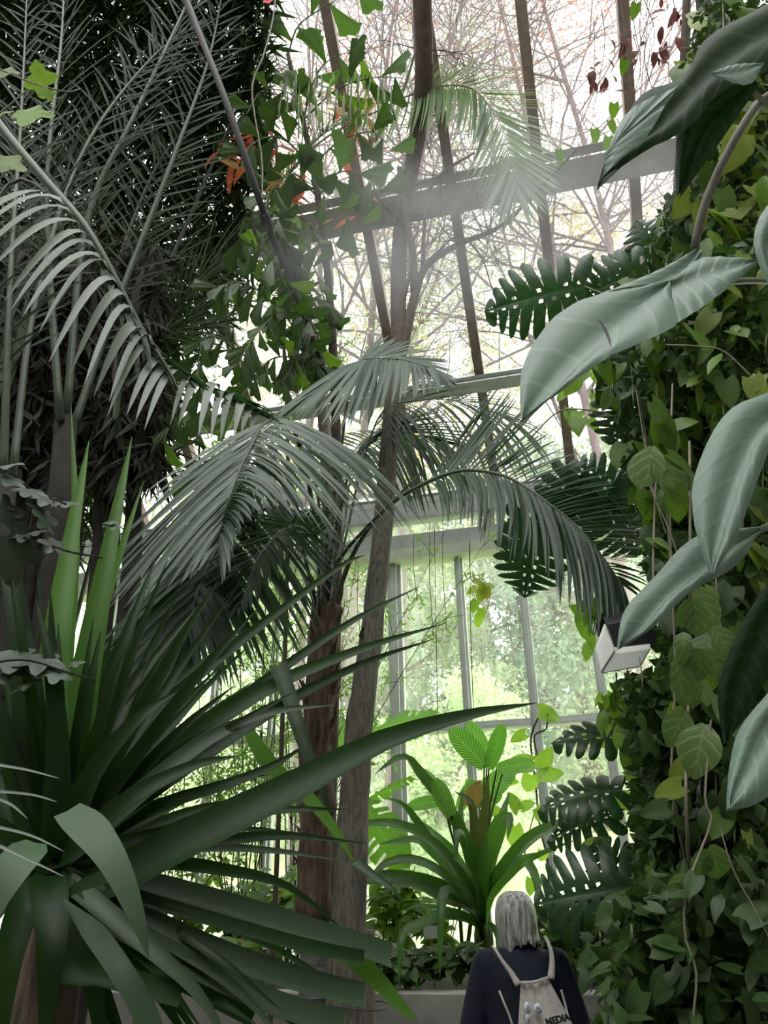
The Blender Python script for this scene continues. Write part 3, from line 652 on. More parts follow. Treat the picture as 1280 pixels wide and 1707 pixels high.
# stake and tie
sb = P(566, 1700, 4.7); sk = thing('tree_stake', 'short square grey-brown wooden stake tied to the slender trunk with wire', 'stake', (P(613, 1600, 4.72).x, P(613, 1600, 4.72).y, 0))
tp = P(613, 1552, 4.72); mb = MB(); mb.box((tp.x, tp.y, tp.z / 2), (.036, .036, tp.z / 2)); mb.box((tp.x, tp.y, tp.z), (.034, .034, .008)); o = mb.build('post', M['wood'], sk, False); o.modifiers.new('b', 'BEVEL').width = .006
cc = P(578, 1678, 4.6); mb = MB(); mb.tube([Vector((cc.x + .04 + .17 * math.cos(a), cc.y + .02 + .14 * math.sin(a), cc.z + .01 * math.sin(a * 2))) for a in [k * .3 for k in range(22)]], .003, 5); mb.build('wire', M['metal_dark'], sk)

# ---- feather palm whose frond reaches in from the left
b = P(-60, 700, 2.5); b.z = 0
fp = thing('feather_palm', 'palm reaching in with one long frond of wide drooping silvery leaflets, before the dark thicket', 'palm', b)
mb = MB(); mb.tube(spline([b, b + Vector((0, .05, 1.8)), P(-60, 120, 2.45)], 12), .07, 12, wob=.2); mb.build('trunk', M['bark_palm'], fp)
q = PL([(-60, 420, 2.45), (20, 300, 2.45), (90, 330, 2.45), (140, 375, 2.45), (190, 460, 2.5), (245, 563, 2.6), (310, 628, 2.75), (380, 665, 2.9), (450, 698, 3.05)])
frond_fan(fp, [(-60, 120, 2.45), (0, 210, 2.45), (75, 300, 2.45), (140, 375, 2.45), (190, 460, 2.5), (245, 563, 2.6), (310, 628, 2.75), (380, 665, 2.9), (450, 698, 3.05)], [
    (.30, .99, 25, [(-90, 400, 2.3), (-60, 440, 2.3), (-20, 470, 2.3), (5, 520, 2.3), (30, 560, 2.3), (85, 610, 2.3), (125, 650, 2.35), (160, 668, 2.4), (180, 690, 2.45), (210, 700, 2.5), (245, 725, 2.5), (290, 712, 2.6), (330, 735, 2.6), (362, 740, 2.7), (392, 725, 2.8), (415, 715, 2.9)], .42, -.05)],
    wid=.040, mat=M['feather'], rmat=M['rachis'], r0=.026, seg=9, fold=.2, jit=.03, label='long frond with silvery drooping leaflets')
frond(fp, [x + Vector((0, .01, .004)) for x in q], n=26, L=.34, ang=26, droop=.35, wid=.040, mat=M['kentia'], rmat=M['rachis'], r0=.01, nh=(-.1, -.55, .83), sides=(1,), start=.45, seg=5, lift=.1)

# ---- tall dark palms of the thicket, upper left
def thicket_palm(base, fr, label, mat, ind_first, L=.62, n=40, seed=0, wid=.022, rm='rachis', trunk=True, r0=.03, droop=.35, kw={}):
    random.seed(seed); t = thing('thicket_palm', label, 'palm', base, 'tall feather palms of the dark thicket')
    if trunk:
        mb = MB(); mb.tube(spline([base, base + Vector((.1, 0, base.z + 1.2)), PL([fr[0][0]])[0]], 10), .075, 10, wob=.3); mb.build('trunk', M['bark_dark'], t)
    for k, q in enumerate(fr):
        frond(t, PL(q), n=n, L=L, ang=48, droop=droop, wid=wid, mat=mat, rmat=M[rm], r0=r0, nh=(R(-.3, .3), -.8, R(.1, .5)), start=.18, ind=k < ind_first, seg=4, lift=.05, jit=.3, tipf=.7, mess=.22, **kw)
    return t
def GBASE(px, Y): 
    p = P(px, 1000, Y); return Vector((p.x, p.y, 0))
thicket_palm(GBASE(110, 4.3), [
    [(110, 700, 4.4), (145, 370, 4.3), (225, 190, 4.2), (312, 5, 4.2), (360, -120, 4.2)],
    [(120, 720, 4.5), (190, 520, 4.5), (290, 260, 4.4), (350, 90, 4.4), (378, -60, 4.4)],
    [(100, 700, 4.3), (80, 400, 4.2), (82, 250, 4.1), (103, 60, 4.1), (108, -80, 4.1)]],
    'thicket palm with long pale ribs crossing toward the roof pole', M['grey_frond'], 3, n=48, L=.6, seed=41, r0=.032)
thicket_palm(GBASE(10, 3.8), [
    [(5, 800, 3.8), (18, 450, 3.6), (35, 200, 3.6), (46, -30, 3.6)],
    [(0, 800, 3.8), (-50, 400, 3.6), (-60, 100, 3.6)],
    [(20, 800, 3.9), (60, 500, 4.0), (140, 250, 4.1), (250, 100, 4.2), (330, 40, 4.2)]],
    'thicket palm whose straight pale rib stands by the lobed bright leaves', M['grey_frond'], 2, n=44, L=.5, seed=42, r0=.026)
thicket_palm(GBASE(180, 5.6), [
    [(180, 900, 5.6), (220, 600, 5.6), (330, 330, 5.5), (420, 120, 5.4), (455, -20, 5.4)],
    [(180, 900, 5.6), (230, 640, 5.4), (320, 480, 5.1), (390, 440, 4.9)],
    [(180, 900, 5.6), (170, 560, 5.5), (250, 300, 5.4), (340, 180, 5.3), (420, 100, 5.2)],
    [(180, 900, 5.6), (200, 640, 5.3), (280, 560, 5.0), (370, 540, 4.9)],
    [(180, 900, 5.6), (150, 500, 5.6), (160, 200, 5.5), (200, -30, 5.4)]],
    'darkest thicket palm, leaflets fanned against the white roof behind the pole', M['dark_frond'], 3, n=46, L=.75, seed=43, wid=.026, rm='rachis_dark')
thicket_palm(GBASE(40, 5.8), [
    [(40, 900, 5.8), (40, 600, 5.8), (20, 300, 5.7), (60, 0, 5.6)],
    [(40, 900, 5.8), (100, 560, 5.7), (110, 300, 5.6), (200, 60, 5.5), (300, -60, 5.4)],
    [(40, 900, 5.8), (60, 650, 5.5), (150, 520, 5.3), (260, 440, 5.1)],
    [(40, 900, 5.8), (-20, 600, 5.5), (-40, 400, 5.3)],
    [(40, 900, 5.8), (80, 700, 5.4), (40, 520, 5.2), (-30, 450, 5.1)]],
    'palm deepest in the dark corner of the thicket', M['dark_frond'], 2, n=44, L=.8, seed=44, wid=.03, rm='rachis_dark')
random.seed(99)
# dense small-leaved bamboo filling the corner behind them
bt = thing('bamboo_clump', 'dense dark bamboo clump closing the corner behind the thicket palms', 'bamboo', GBASE(130, 6.4))
for k in range(15):
    x = -60 + k * 17 + R(-12, 12); Y = R(5.9, 7.0); b0 = GBASE(x, Y)
    mb = MB(); mb.tube(spline([b0, b0 + Vector((R(-.1, .1), 0, 3)), b0 + Vector((R(-.4, .5), R(-.3, .1), R(5.6, 6.6)))], 12), [.035 - .0018 * i for i in range(12)], 7); mb.build('culm', M['stem' if k % 2 else 'bark_dark'], bt)
pts = []
for k in range(30000):
    x = R(-80, 450); y = R(-60, 930)
    lim = 455 - .02 * y if y < 420 else 440 - (y - 420) * .62
    if x > lim + R(-40, 30) : continue
    if y > 720 and x > 210: continue
    if noise.noise(Vector((x / 60, y / 60, 3))) < -.32 and R(0, 1) < .75: continue
    pts.append(P(x, y, R(5.9, 7.6)))
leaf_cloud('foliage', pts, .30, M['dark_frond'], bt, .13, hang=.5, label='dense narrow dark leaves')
# dead hanging leaves and shaded stems under the thicket
dt = thing('dry_leaf_curtain', 'curtain of dark dead fronds hanging below the thicket above the bright sword leaves', 'palm', GBASE(150, 4.9))
for k in range(90):
    x = R(-10, 250); y = R(420, 620); Y = R(4.6, 5.2); a = P(x, y, Y); Lh = R(.5, 1.3)
    lp = [a, a + Vector((R(-.08, .08), R(-.08, .08), -Lh * .4)), a + Vector((R(-.15, .15), R(-.1, .1), -Lh * .75)), a + Vector((R(-.2, .2), R(-.1, .1), -Lh))]
    V, F, UV = blade_geo(lp, R(.03, .08), Vector((R(-.5, .5), -1, 0)), .4); link('dead_leaf', new_mesh('dead_leaf', V, F, M['drydark' if k % 3 else 'dark_frond'], True, UV), None, dt)
pts = []
for k in range(9000):
    x = R(-40, 270); y = R(400, 780)
    if noise.noise(Vector((x / 40, y / 90, 7))) > -.22: pts.append(P(x, y, R(4.7, 5.6)))
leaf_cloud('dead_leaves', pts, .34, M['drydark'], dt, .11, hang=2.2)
for k in range(9):
    x = R(0, 240); mb = MB(); mb.tube(spline([GBASE(x + R(-10, 10), 5.1), P(x, 1000, 5.0), P(x + R(-20, 20), 560, 5.0)], 8), [.05, .05, .045, .04, .04, .035, .03, .02], 7, wob=.3); mb.build('stem', M['bark_dark'], dt)

# ---- feathery frond at top centre
b = GBASE(545, 5.9)
tf = thing('slim_palm', 'slim palm whose pale green frond curls over against the white roof at the top', 'palm', b)
mb = MB(); mb.tube(spline([b, P(548, 900, 5.9), P(520, 600, 5.8), P(420, 380, 5.6)], 14), [.06 - .001 * i for i in range(14)], 10, wob=.15); mb.build('trunk', M['stem_grey'], tf)
frond_fan(tf, [(420, 380, 5.6), (470, 300, 5.5), (540, 232, 5.4), (610, 195, 5.3), (680, 160, 5.2), (740, 143, 5.1), (790, 150, 5.0), (828, 195, 4.9), (850, 255, 4.85), (862, 315, 4.8)], [
    (.42, 1, 70, [(690, 80, 5.2), (745, 95, 5.2), (800, 90, 5.1), (850, 100, 5.0), (885, 130, 5.0), (912, 175, 4.9), (925, 230, 4.8), (940, 275, 4.8), (945, 320, 4.7), (920, 360, 4.7), (890, 385, 4.7)], -.03, .04),
    (.38, 1, 66, [(600, 260, 5.2), (670, 235, 5.1), (720, 225, 5.0), (765, 225, 4.9), (788, 255, 4.8), (780, 300, 4.8), (790, 340, 4.7), (815, 370, 4.7), (850, 395, 4.7)], .03, .06)],
    wid=.032, mat=M['topfrond'], rmat=M['straw'], r0=.014)
frond(tf, PL([(420, 380, 5.6), (470, 310, 5.4), (520, 240, 5.2), (570, 205, 5.1), (620, 190, 5.0)]), n=36, L=.42, ang=48, droop=.75, wid=.026, mat=M['fishtail'], rmat=M['rachis'], r0=.014, nh=(.1, -.7, .6), start=.10, seg=5, sides=(-1, 1))
# ================================================================== RAISED BED AND WHAT GROWS IN IT
bw = hit(700, 1655, P(700, 1655, 5.9), GN); BT = bw.z; tb0 = (bw - GO).dot(GN)
def sx(px, py=1655): return s_of(hit(px, py, bw, GN))
bed = thing('raised_bed', 'long grey concrete planting bed wall with a protruding coping, behind the grey-haired person', 'planter', G(0, tb0, 0))
sa, sb_ = sx(-250), sx(1500)
n = 9
for k in range(n):
    a0 = sa + (sb_ - sa) * k / n; a1 = sa + (sb_ - sa) * (k + 1) / n
    mb = MB(); mb.beam(G(a0 + .003, tb0 + .10, BT - .10), G(a1 - .003, tb0 + .10, BT - .10), GN * .13, ZV * .10); o = mb.build('coping_slab', M['concrete'], bed, False); o.modifiers.new('b', 'BEVEL').width = .008
mb = MB(); mb.beam(G(sa, tb0 + .12, (BT - .2) / 2), G(sb_, tb0 + .12, (BT - .2) / 2), GN * .11, ZV * (BT - .2) / 2); mb.build('wall_face', M['concrete'], bed, False)
mb = MB(); SD = -.35 - (tb0 + .2)
V = []; F = []
for j in range(9):
    for i in range(61):
        s = sa + (sb_ - sa) * i / 60; t = tb0 + .2 + SD * j / 8; V.append(G(s, t, BT - .06 + .09 * (j / 8) + .04 * noise.noise(Vector((s * 2, t * 2, 0)))))
for j in range(8):
    for i in range(60): a = j * 61 + i; F.append((a, a + 1, a + 62, a + 61))
mb.add(V, F); mb.build('soil', M['soil'], bed)
def BG(px, t):           # point on the soil at the picture column px, t beyond the wall front
    d = ray(px, 1600); q = hit(px, 1600, G(0, tb0 + t, 0), GN); return Vector((q.x, q.y, BT + .02))

# shared leaf meshes
def protos(name, mat, kinds, n=5, **kw):
    out = []
    for k in range(n):
        V, F, UV = leaf_grid(L=1, seed=k, droop=kw.get('droop', .25) * (.4 + .4 * k), W=kw.get('W', .75) * (.9 + .05 * k), shape=kinds, nu=kw.get('nu', 6), nv=kw.get('nv', 2), wave=kw.get('wave', 0), fold=kw.get('fold', .15), cup=kw.get('cup', .1))
        out.append(new_mesh('leaf', V, F, mat, True, UV))
    return out
PR = {}
for nm, mt in (('pothos', 'pothos'), ('lit', 'pothos_lit'), ('yellow', 'pothos_yellow'), ('ivy', 'ivy'), ('ivyd', 'ivy_dark'), ('ground', 'groundcover')):
    PR[nm] = protos(nm, M[mt], 'heart', 5, W=.74, nu=6, nv=2)
PR['round'] = protos('round', M['roundleaf'], 'oval', 4, W=.80, nu=6)
PR['lance'] = protos('lance', M['ivy'], 'lance', 4, W=.42, nu=5, droop=.4)
PR['lanced'] = protos('lanced', M['ivy_dark'], 'lance', 4, W=.42, nu=5, droop=.4)
PR['shrub'] = protos('shrub', M['shrub'], 'lance', 3, W=.30, nu=4, nv=1)
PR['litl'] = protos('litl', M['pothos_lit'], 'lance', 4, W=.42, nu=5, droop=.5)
def put(parent, key, pos, along, nrm, size, label=None):
    me = random.choice(PR[key]) if isinstance(key, str) else random.choice(PR[random.choice(key)])
    return link('leaf', me, None, parent, basis(pos, along, nrm, size), None, label)
def strand(t, pts, r=.004, mat='stem', n=14, name='stem'):
    mb = MB(); c = spline(pts, n); mb.tube(c, r, 4, cap=False); mb.build(name, M[mat], t); return c
def bushy(label, cat, name, base, h, rx, n, key, size, group=None, up=.4, stems=6, mat='stem', tilt=.6, face=.5):
    """plant with several stems carrying leaves"""
    t = thing(name, label, cat, base, group); cs = []
    for k in range(stems):
        a = R(0, 6.28); q = base + Vector((math.cos(a) * rx * .9 * R(.2, 1), math.sin(a) * rx * .6 * R(.2, 1), h * R(.6, 1)))
        cs.append(strand(t, [base, base.lerp(q, .5) + Vector((R(-.05, .05), 0, h * .12)), q], .006, mat))
    for k in range(n):
        c = random.choice(cs); p, T = curve_at(c, R(.25, 1)); a = R(0, 6.28); d = Vector((math.cos(a), math.sin(a) * .8 - .25, R(-.7, .5)))
        put(t, key, p + d * size * R(.1, .8), d, Vector((R(-.4, .4), -face, .9)), size * R(.7, 1.25))
    return t
random.seed(5)
# low leafy ground cover along the front of the bed
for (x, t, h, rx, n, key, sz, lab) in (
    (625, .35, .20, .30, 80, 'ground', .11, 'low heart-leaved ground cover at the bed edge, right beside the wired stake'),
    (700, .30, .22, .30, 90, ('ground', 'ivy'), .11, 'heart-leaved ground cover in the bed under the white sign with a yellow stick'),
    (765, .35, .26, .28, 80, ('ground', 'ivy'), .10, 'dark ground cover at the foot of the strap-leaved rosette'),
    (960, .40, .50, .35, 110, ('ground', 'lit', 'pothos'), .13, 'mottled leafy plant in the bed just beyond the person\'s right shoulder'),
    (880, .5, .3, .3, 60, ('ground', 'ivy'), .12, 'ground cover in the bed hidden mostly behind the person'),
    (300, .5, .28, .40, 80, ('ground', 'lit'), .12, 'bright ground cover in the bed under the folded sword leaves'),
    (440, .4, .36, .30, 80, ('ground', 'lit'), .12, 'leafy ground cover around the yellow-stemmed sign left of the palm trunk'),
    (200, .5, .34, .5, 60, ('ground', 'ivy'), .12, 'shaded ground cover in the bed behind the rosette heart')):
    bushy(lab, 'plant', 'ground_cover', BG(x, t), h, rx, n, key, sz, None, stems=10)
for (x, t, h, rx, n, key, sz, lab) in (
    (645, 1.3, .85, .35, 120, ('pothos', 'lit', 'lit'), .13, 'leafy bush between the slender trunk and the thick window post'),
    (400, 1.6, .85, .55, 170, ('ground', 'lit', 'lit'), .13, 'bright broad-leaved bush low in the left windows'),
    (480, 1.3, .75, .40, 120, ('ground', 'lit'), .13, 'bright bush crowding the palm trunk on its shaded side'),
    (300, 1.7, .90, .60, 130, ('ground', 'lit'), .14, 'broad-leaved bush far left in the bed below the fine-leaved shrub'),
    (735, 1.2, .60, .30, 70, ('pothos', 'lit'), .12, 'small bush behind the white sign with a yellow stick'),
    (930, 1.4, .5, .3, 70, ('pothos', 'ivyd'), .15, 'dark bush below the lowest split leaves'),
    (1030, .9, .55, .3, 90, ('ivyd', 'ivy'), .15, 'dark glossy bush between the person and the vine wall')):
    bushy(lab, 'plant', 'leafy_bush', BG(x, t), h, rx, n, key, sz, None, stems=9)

# fine-leaved shrub against the left windows
def fine_shrub(base, tops, label, nl=260, key='shrub', size=.085, name='fine_leaved_shrub', r=.009):
    t = thing(name, label, 'shrub', base); cs = []
    for q in tops:
        pts = [base + Vector((R(-.1, .1), R(-.1, .1), 0)), base.lerp(q, .5) + Vector((R(-.15, .15), R(-.1, .1), .1)), q]; c = spline(pts, 14); mb = MB(); mb.tube(c, [r * (1 - .75 * i / 13) for i in range(14)], 5); mb.build('branch', M['bark_brown'], t)
        for k in range(7):
            p, T = curve_at(c, R(.35, 1)); d = (T + Vector((R(-1, 1), R(-.7, .7), R(-.5, .6)))).normalized(); c2 = [p, p + d * .22, p + d * .42 - ZV * .06]; mb = MB(); mb.tube(c2, .004, 3); mb.build('twig', M['bark_brown'], t); cs.append(spline(c2, 8))
    for k in range(nl):
        p, T = curve_at(random.choice(cs), R(.1, 1)); d = T * .6 + Vector((R(-1, 1), R(-.8, .8), R(-.9, .3))); put(t, key, p, d, (R(-.4, .4), -.5, .9), size * R(.7, 1.3))
    more = [curve_at(random.choice(cs), R(0, 1))[0] + Vector((R(-.12, .12), R(-.12, .12), R(-.12, .12))) for _ in range(nl * 6)]
    leaf_cloud('small_leaves', more, size * .9, M['shrub'], t, .3, hang=.3)
    return t
fine_shrub(BG(390, 1.6), PL([(330, 1080, 7.6), (380, 1000, 7.6), (430, 1040, 7.7), (460, 1120, 7.6), (400, 1180, 7.5), (350, 1250, 7.5), (430, 1270, 7.4), (470, 960, 7.8)]), 'airy fine-leaved shrub filling the window left of the palm trunk')
fine_shrub(BG(300, 1.9), PL([(260, 1200, 7.6), (300, 1320, 7.6), (350, 1360, 7.6), (240, 1100, 7.7), (390, 1400, 7.4), (310, 1150, 7.8)]), 'airy fine-leaved shrub further left, mostly behind the sword leaves', 200)
fine_shrub(BG(480, 2.0), PL([(470, 1150, 8.0), (500, 980, 8.0), (570, 900, 8.1), (590, 960, 8.1), (480, 860, 8.2), (560, 1120, 8.0), (590, 1220, 8.0)]), 'thin shrub with fresh leaves rising behind the two trunks', 220, 'shrub', .10)
fine_shrub(BG(420, 2.1), PL([(430, 480, 7.2), (480, 560, 7.2), (560, 520, 7.2), (520, 640, 7.4), (360, 620, 7.3), (440, 700, 7.5), (760, 850, 7.9), (830, 870, 7.9)]), 'tall thin shrub spreading small leaves under the roof purlin', 240, 'shrub', .10)

# strap-leaved rosette
base = P(808, 1600, 6.6); base.z = BT
cr = thing('strap_leaf_rosette', 'big rosette of arching glossy green strap leaves in the bed, beside the person\'s head', 'plant', Vector((base.x, base.y, BT)))
c0 = P(806, 1500, 6.6); mb = MB(); mb.tube([Vector((base.x, base.y, BT - .05)), P(806, 1560, 6.6), c0], [.07, .075, .05], 12, wob=.2); mb.build('stump', M['stem'], cr)
def strap(t, q, w_, mat='crinum', fold=.35, nh=None, name='strap_leaf', base=None, wavy=.0, lab=None, prof=None, n=14):
    pts = spline(([base] if base is not None else []) + PL(q), n)
    d = (pts[len(pts) // 2] - CAM).normalized(); nn = Vector(nh) if nh else (-d * .8 + ZV * .55)
    V, F, UV = blade_geo(pts, w_, nn, fold, prof or (lambda u: min(1, .38 + u * 1.7) * (1 - u ** 3.2) ** .8), 0)
    return link(name, new_mesh(name, V, F, M[mat], True, UV), None, t, label=lab)
for q, w_, mt in (
    ([(800, 1480, 6.5), (760, 1370, 6.3), (700, 1290, 6.2), (670, 1262, 6.1), (625, 1290, 6.0)], .15, 'crinum'),
    ([(790, 1500, 6.5), (745, 1430, 6.3), (690, 1385, 6.1), (630, 1372, 6.0), (560, 1385, 5.9)], .15, 'crinum'),
    ([(795, 1500, 6.6), (720, 1420, 6.6), (690, 1400, 6.6), (630, 1408, 6.6)], .14, 'crinum'),
    ([(790, 1510, 6.4), (740, 1460, 6.2), (690, 1435, 6.0), (645, 1440, 5.9), (610, 1470, 5.8)], .14, 'crinum'),
    ([(790, 1520, 6.4), (730, 1480, 6.2), (660, 1465, 6.0), (590, 1470, 5.9), (550, 1490, 5.8)], .20, 'crinum'),
    ([(795, 1520, 6.5), (740, 1500, 6.3), (690, 1475, 6.2), (640, 1485, 6.1)], .14, 'crinum'),
    ([(797, 1470, 6.5), (792, 1400, 6.5), (785, 1340, 6.5), (758, 1320, 6.6)], .12, 'crinum_red'),
    ([(800, 1480, 6.4), (802, 1400, 6.35), (810, 1340, 6.3), (813, 1292, 6.3)], .13, 'crinum_red'),
    ([(806, 1480, 6.4), (815, 1420, 6.3), (830, 1370, 6.2), (850, 1362, 6.1), (846, 1400, 6.0)], .14, 'crinum'),
    ([(800, 1490, 6.3), (790, 1430, 6.2), (775, 1395, 6.1), (762, 1392, 6.0), (760, 1440, 5.95)], .13, 'crinum'),
    ([(812, 1490, 6.5), (850, 1430, 6.4), (890, 1390, 6.3), (950, 1370, 6.2), (1010, 1385, 6.1)], .13, 'crinum'),
    ([(814, 1500, 6.5), (860, 1450, 6.4), (900, 1425, 6.3), (960, 1400, 6.2)], .10, 'crinum'),
    ([(815, 1500, 6.5), (850, 1440, 6.6), (890, 1400, 6.7), (930, 1380, 6.8)], .10, 'crinum'),
    ([(818, 1500, 6.3), (860, 1450, 6.1), (880, 1440, 6.0), (897, 1480, 5.9), (893, 1530, 5.85)], .12, 'crinum'),
    ([(800, 1530, 6.4), (770, 1500, 6.1), (742, 1485, 5.95), (735, 1530, 5.85), (733, 1630, 5.8)], .13, 'crinum'),
    ([(790, 1535, 6.4), (740, 1525, 6.1), (695, 1545, 5.9), (670, 1560, 5.8), (665, 1640, 5.75)], .13, 'crinum'),
    ([(785, 1530, 6.6), (740, 1515, 6.6), (700, 1510, 6.6), (670, 1520, 6.6)], .06, 'crinum'),
    ([(805, 1480, 6.6), (790, 1420, 6.8), (770, 1380, 6.9), (750, 1370, 7.0)], .12, 'crinum'),
    ([(808, 1470, 6.7), (825, 1400, 6.8), (840, 1350, 6.9), (850, 1320, 7.0)], .11, 'crinum'),
    ([(812, 1540, 6.3), (830, 1560, 6.0), (832, 1600, 5.8), (845, 1640, 5.75)], .07, 'crinum'),
    ([(798, 1490, 6.2), (775, 1450, 6.0), (756, 1430, 5.9)], .10, 'crinum'),
    ([(795, 1500, 6.5), (752, 1440, 6.5), (715, 1400, 6.4), (675, 1345, 6.3), (640, 1330, 6.2)], .13, 'crinum'),
    ([(793, 1500, 6.7), (760, 1430, 6.8), (735, 1400, 6.8), (690, 1360, 6.9)], .12, 'crinum'),
    ([(818, 1500, 6.6), (845, 1460, 6.6), (870, 1430, 6.6), (925, 1420, 6.6)], .08, 'crinum'),
    ([(808, 1490, 6.5), (822, 1430, 6.5), (838, 1385, 6.5), (846, 1330, 6.5)], .11, 'crinum'),
    ([(798, 1490, 6.6), (780, 1430, 6.6), (768, 1370, 6.7), (772, 1310, 6.8)], .10, 'crinum'),
    ([(790, 1540, 6.5), (750, 1530, 6.4), (715, 1540, 6.3), (700, 1570, 6.3)], .08, 'crinum'),
    ([(803, 1490, 6.25), (806, 1430, 6.1), (812, 1390, 6.05)], .11, 'crinum')):
    strap(cr, q, w_ * .72, mt, base=P(806, 1570, 6.55), nh=None)
# dumb cane with feathered pale veins
db = BG(772, 1.25); dc = thing('variegated_dumb_cane', 'plant with pale-feathered oval leaves standing behind the strap-leaved rosette', 'plant', db)
PRD = []
for k in range(4):
    V, F, UV = leaf_grid(L=1, W=.42, shape='paddle', nu=14, nv=3, droop=.12 * k, fold=.18, cup=.12, wave=.01); PRD.append(new_mesh('leaf', V, F, M['dieff'], True, UV))
def dl(p0, p1, wscale=1.0, nh=(0, -1, .35), k=0, t=dc, protos_=None, petiole=None, mat='stem'):
    a, b_ = P(*p0), P(*p1); mw = basis(a, b_ - a, Vector(nh), (b_ - a).length)
    o = link('leaf', (protos_ or PRD)[k], None, t, mw @ Matrix.Diagonal((wscale, 1, 1, 1)))
    if petiole is not None: strand(t, [petiole, petiole.lerp(a, .6) + Vector((0, 0, .03)), a], .009, mat, 8, 'leaf_stalk')
    return o
cs_ = P(806, 1420, 7.0); cs2 = P(760, 1420, 7.0)
strand(dc, [db, P(790, 1500, 7.1), cs_], .022, 'stem', 10, 'cane'); strand(dc, [db, P(765, 1500, 7.0), cs2], .02, 'stem', 10, 'cane')
dl((807, 1275, 6.9), (750, 1216, 6.8), 1.25, petiole=cs_, k=0); dl((812, 1270, 7.0), (782, 1200, 7.0), 1.0, petiole=cs_, k=1); dl((815, 1280, 6.9), (838, 1208, 6.8), .9, petiole=cs_, k=0)
dl((752, 1360, 6.2), (724, 1300, 6.15), 1.2, petiole=cs2, k=0); dl((828, 1282, 6.4), (885, 1268, 6.3), 1.0, petiole=cs_, k=1, nh=(0, -1, .3)); dl((838, 1287, 6.9), (888, 1275, 6.8), .9, petiole=cs_, k=2, nh=(-.2, -.8, .6)); dl((752, 1358, 6.8), (722, 1298, 6.7), 1.1, petiole=cs2, k=0); dl((765, 1350, 7.0), (790, 1300, 7.1), .9, petiole=cs2, k=0)
dl((725, 1300, 6.9), (692, 1280, 6.8), 1.3, petiole=cs2, k=1, nh=(-.2, -.8, .6)); dl((738, 1335, 6.9), (680, 1340, 6.8), .9, petiole=cs2, k=2)
for k in range(5): dl((790 + k * 8, 1340, 7.1), (800 + R(-50, 60), 1300 + R(-20, 40), 7.2), 1, petiole=cs_, k=k % 4)
yl = link('leaf', new_mesh('leaf', *leaf_grid(L=1, W=.6, shape='heart', nu=8, nv=3, fold=.2)[:2], M['autumn']), None, dc, basis(P(782, 1342, 6.8), P(798, 1304, 6.8) - P(782, 1342, 6.8), (0, -1, .3), .24), label='yellowed orange leaf')
# banana with torn leaf, and big light leaves behind the slender trunk
bb = BG(600, 1.3); bn = thing('young_banana', 'young banana with torn bright backlit leaves behind the slender trunk', 'plant', bb)
strand(bn, [bb, P(598, 1450, 7.0), P(600, 1260, 7.0)], .035, 'stem', 10, 'stem')
def torn(p0, p1, w_, seed, nh=(0, -.8, .6)):
    a, b_ = P(*p0), P(*p1); rnd = random.Random(seed); V = []; F = []; UV = []; nn = 30
    for side in (-1, 1):
        idx = {}
        def vt(i, j):
            if (i, j) in idx: return idx[(i, j)]
            u = i / nn; x = side * j / 3 * w_ * math.sin(math.pi * (u * .9 + .08)) ** .5 * .5; V.append(Vector((x, u + .06 * j / 3, -.1 * u * u - .05 * (j / 3) ** 2 * rnd.uniform(.5, 2.5)))); UV.append((.5 + side * j / 6, u)); idx[(i, j)] = len(V) - 1; return len(V) - 1
        cuts = set(rnd.sample(range(3, nn - 2), 6))
        for i in range(nn):
            for j in range(3):
                if i in cuts and j > 0: continue
                q = (vt(i, j), vt(i + 1, j), vt(i + 1, j + 1), vt(i, j + 1)); F.append(q if side > 0 else q[::-1])
    link('leaf', new_mesh('leaf', V, F, M['banana'], True, UV), None, bn, basis(a, b_ - a, Vector(nh), (b_ - a).length))
torn((605, 1225, 7.0), (722, 1182, 6.8), .55, 1); torn((600, 1330, 6.9), (668, 1440, 6.7), .60, 2, (0, -1, .2)); torn((596, 1300, 7.1), (560, 1190, 7.3), .35, 3); torn((602, 1340, 7.0), (680, 1290, 6.9), .25, 4)
# pothos climbing the window post and dangling in front of the panes
ph = BG(900, 1.9); cv = thing('window_vine', 'vine with bright backlit heart leaves climbing the window post above the person', 'vine', ph)
c = strand(cv, [ph] + PL([(915, 1460, 7.4), (900, 1380, 7.4), (892, 1300, 7.4), (885, 1230, 7.4), (905, 1180, 7.3)]), .010, 'bark_brown', 24)
strand(cv, PL([(892, 1350, 7.3), (880, 1395, 7.2), (870, 1440, 7.1), (860, 1410, 7.0)]), .006, 'bark_brown'); strand(cv, PL([(905, 1290, 7.3), (890, 1230, 7.3), (910, 1215, 7.2), (912, 1190, 7.2)]), .008, 'bark_brown')
def hl(t, cx, cy, Y, px, ang, key='lit', nh=(0, -1, .3), lab=None):
    p = P(cx, cy, Y); s = px * m_per_px(p); a = rad(ang); d = (RT * math.cos(a) + UPV * math.sin(a))
    return put(t, key, p - d * s * .5, d, Vector(nh) + Vector((R(-.2, .2), 0, R(-.1, .2))), s, lab)
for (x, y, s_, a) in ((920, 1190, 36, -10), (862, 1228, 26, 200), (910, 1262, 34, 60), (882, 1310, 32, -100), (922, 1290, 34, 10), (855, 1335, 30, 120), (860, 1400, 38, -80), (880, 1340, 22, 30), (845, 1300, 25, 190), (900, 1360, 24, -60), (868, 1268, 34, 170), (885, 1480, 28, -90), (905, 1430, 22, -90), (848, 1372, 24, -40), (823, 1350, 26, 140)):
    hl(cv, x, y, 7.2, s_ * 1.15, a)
wv = thing('hanging_vine', 'thin vine of yellowing leaves dangling before the upper pane', 'vine', P(782, 900, 7.6)); P_ = P
strand(wv, PL([(782, 905, 7.6), (783, 945, 7.6), (790, 990, 7.6), (800, 1030, 7.6)]), .004, 'bark_brown')
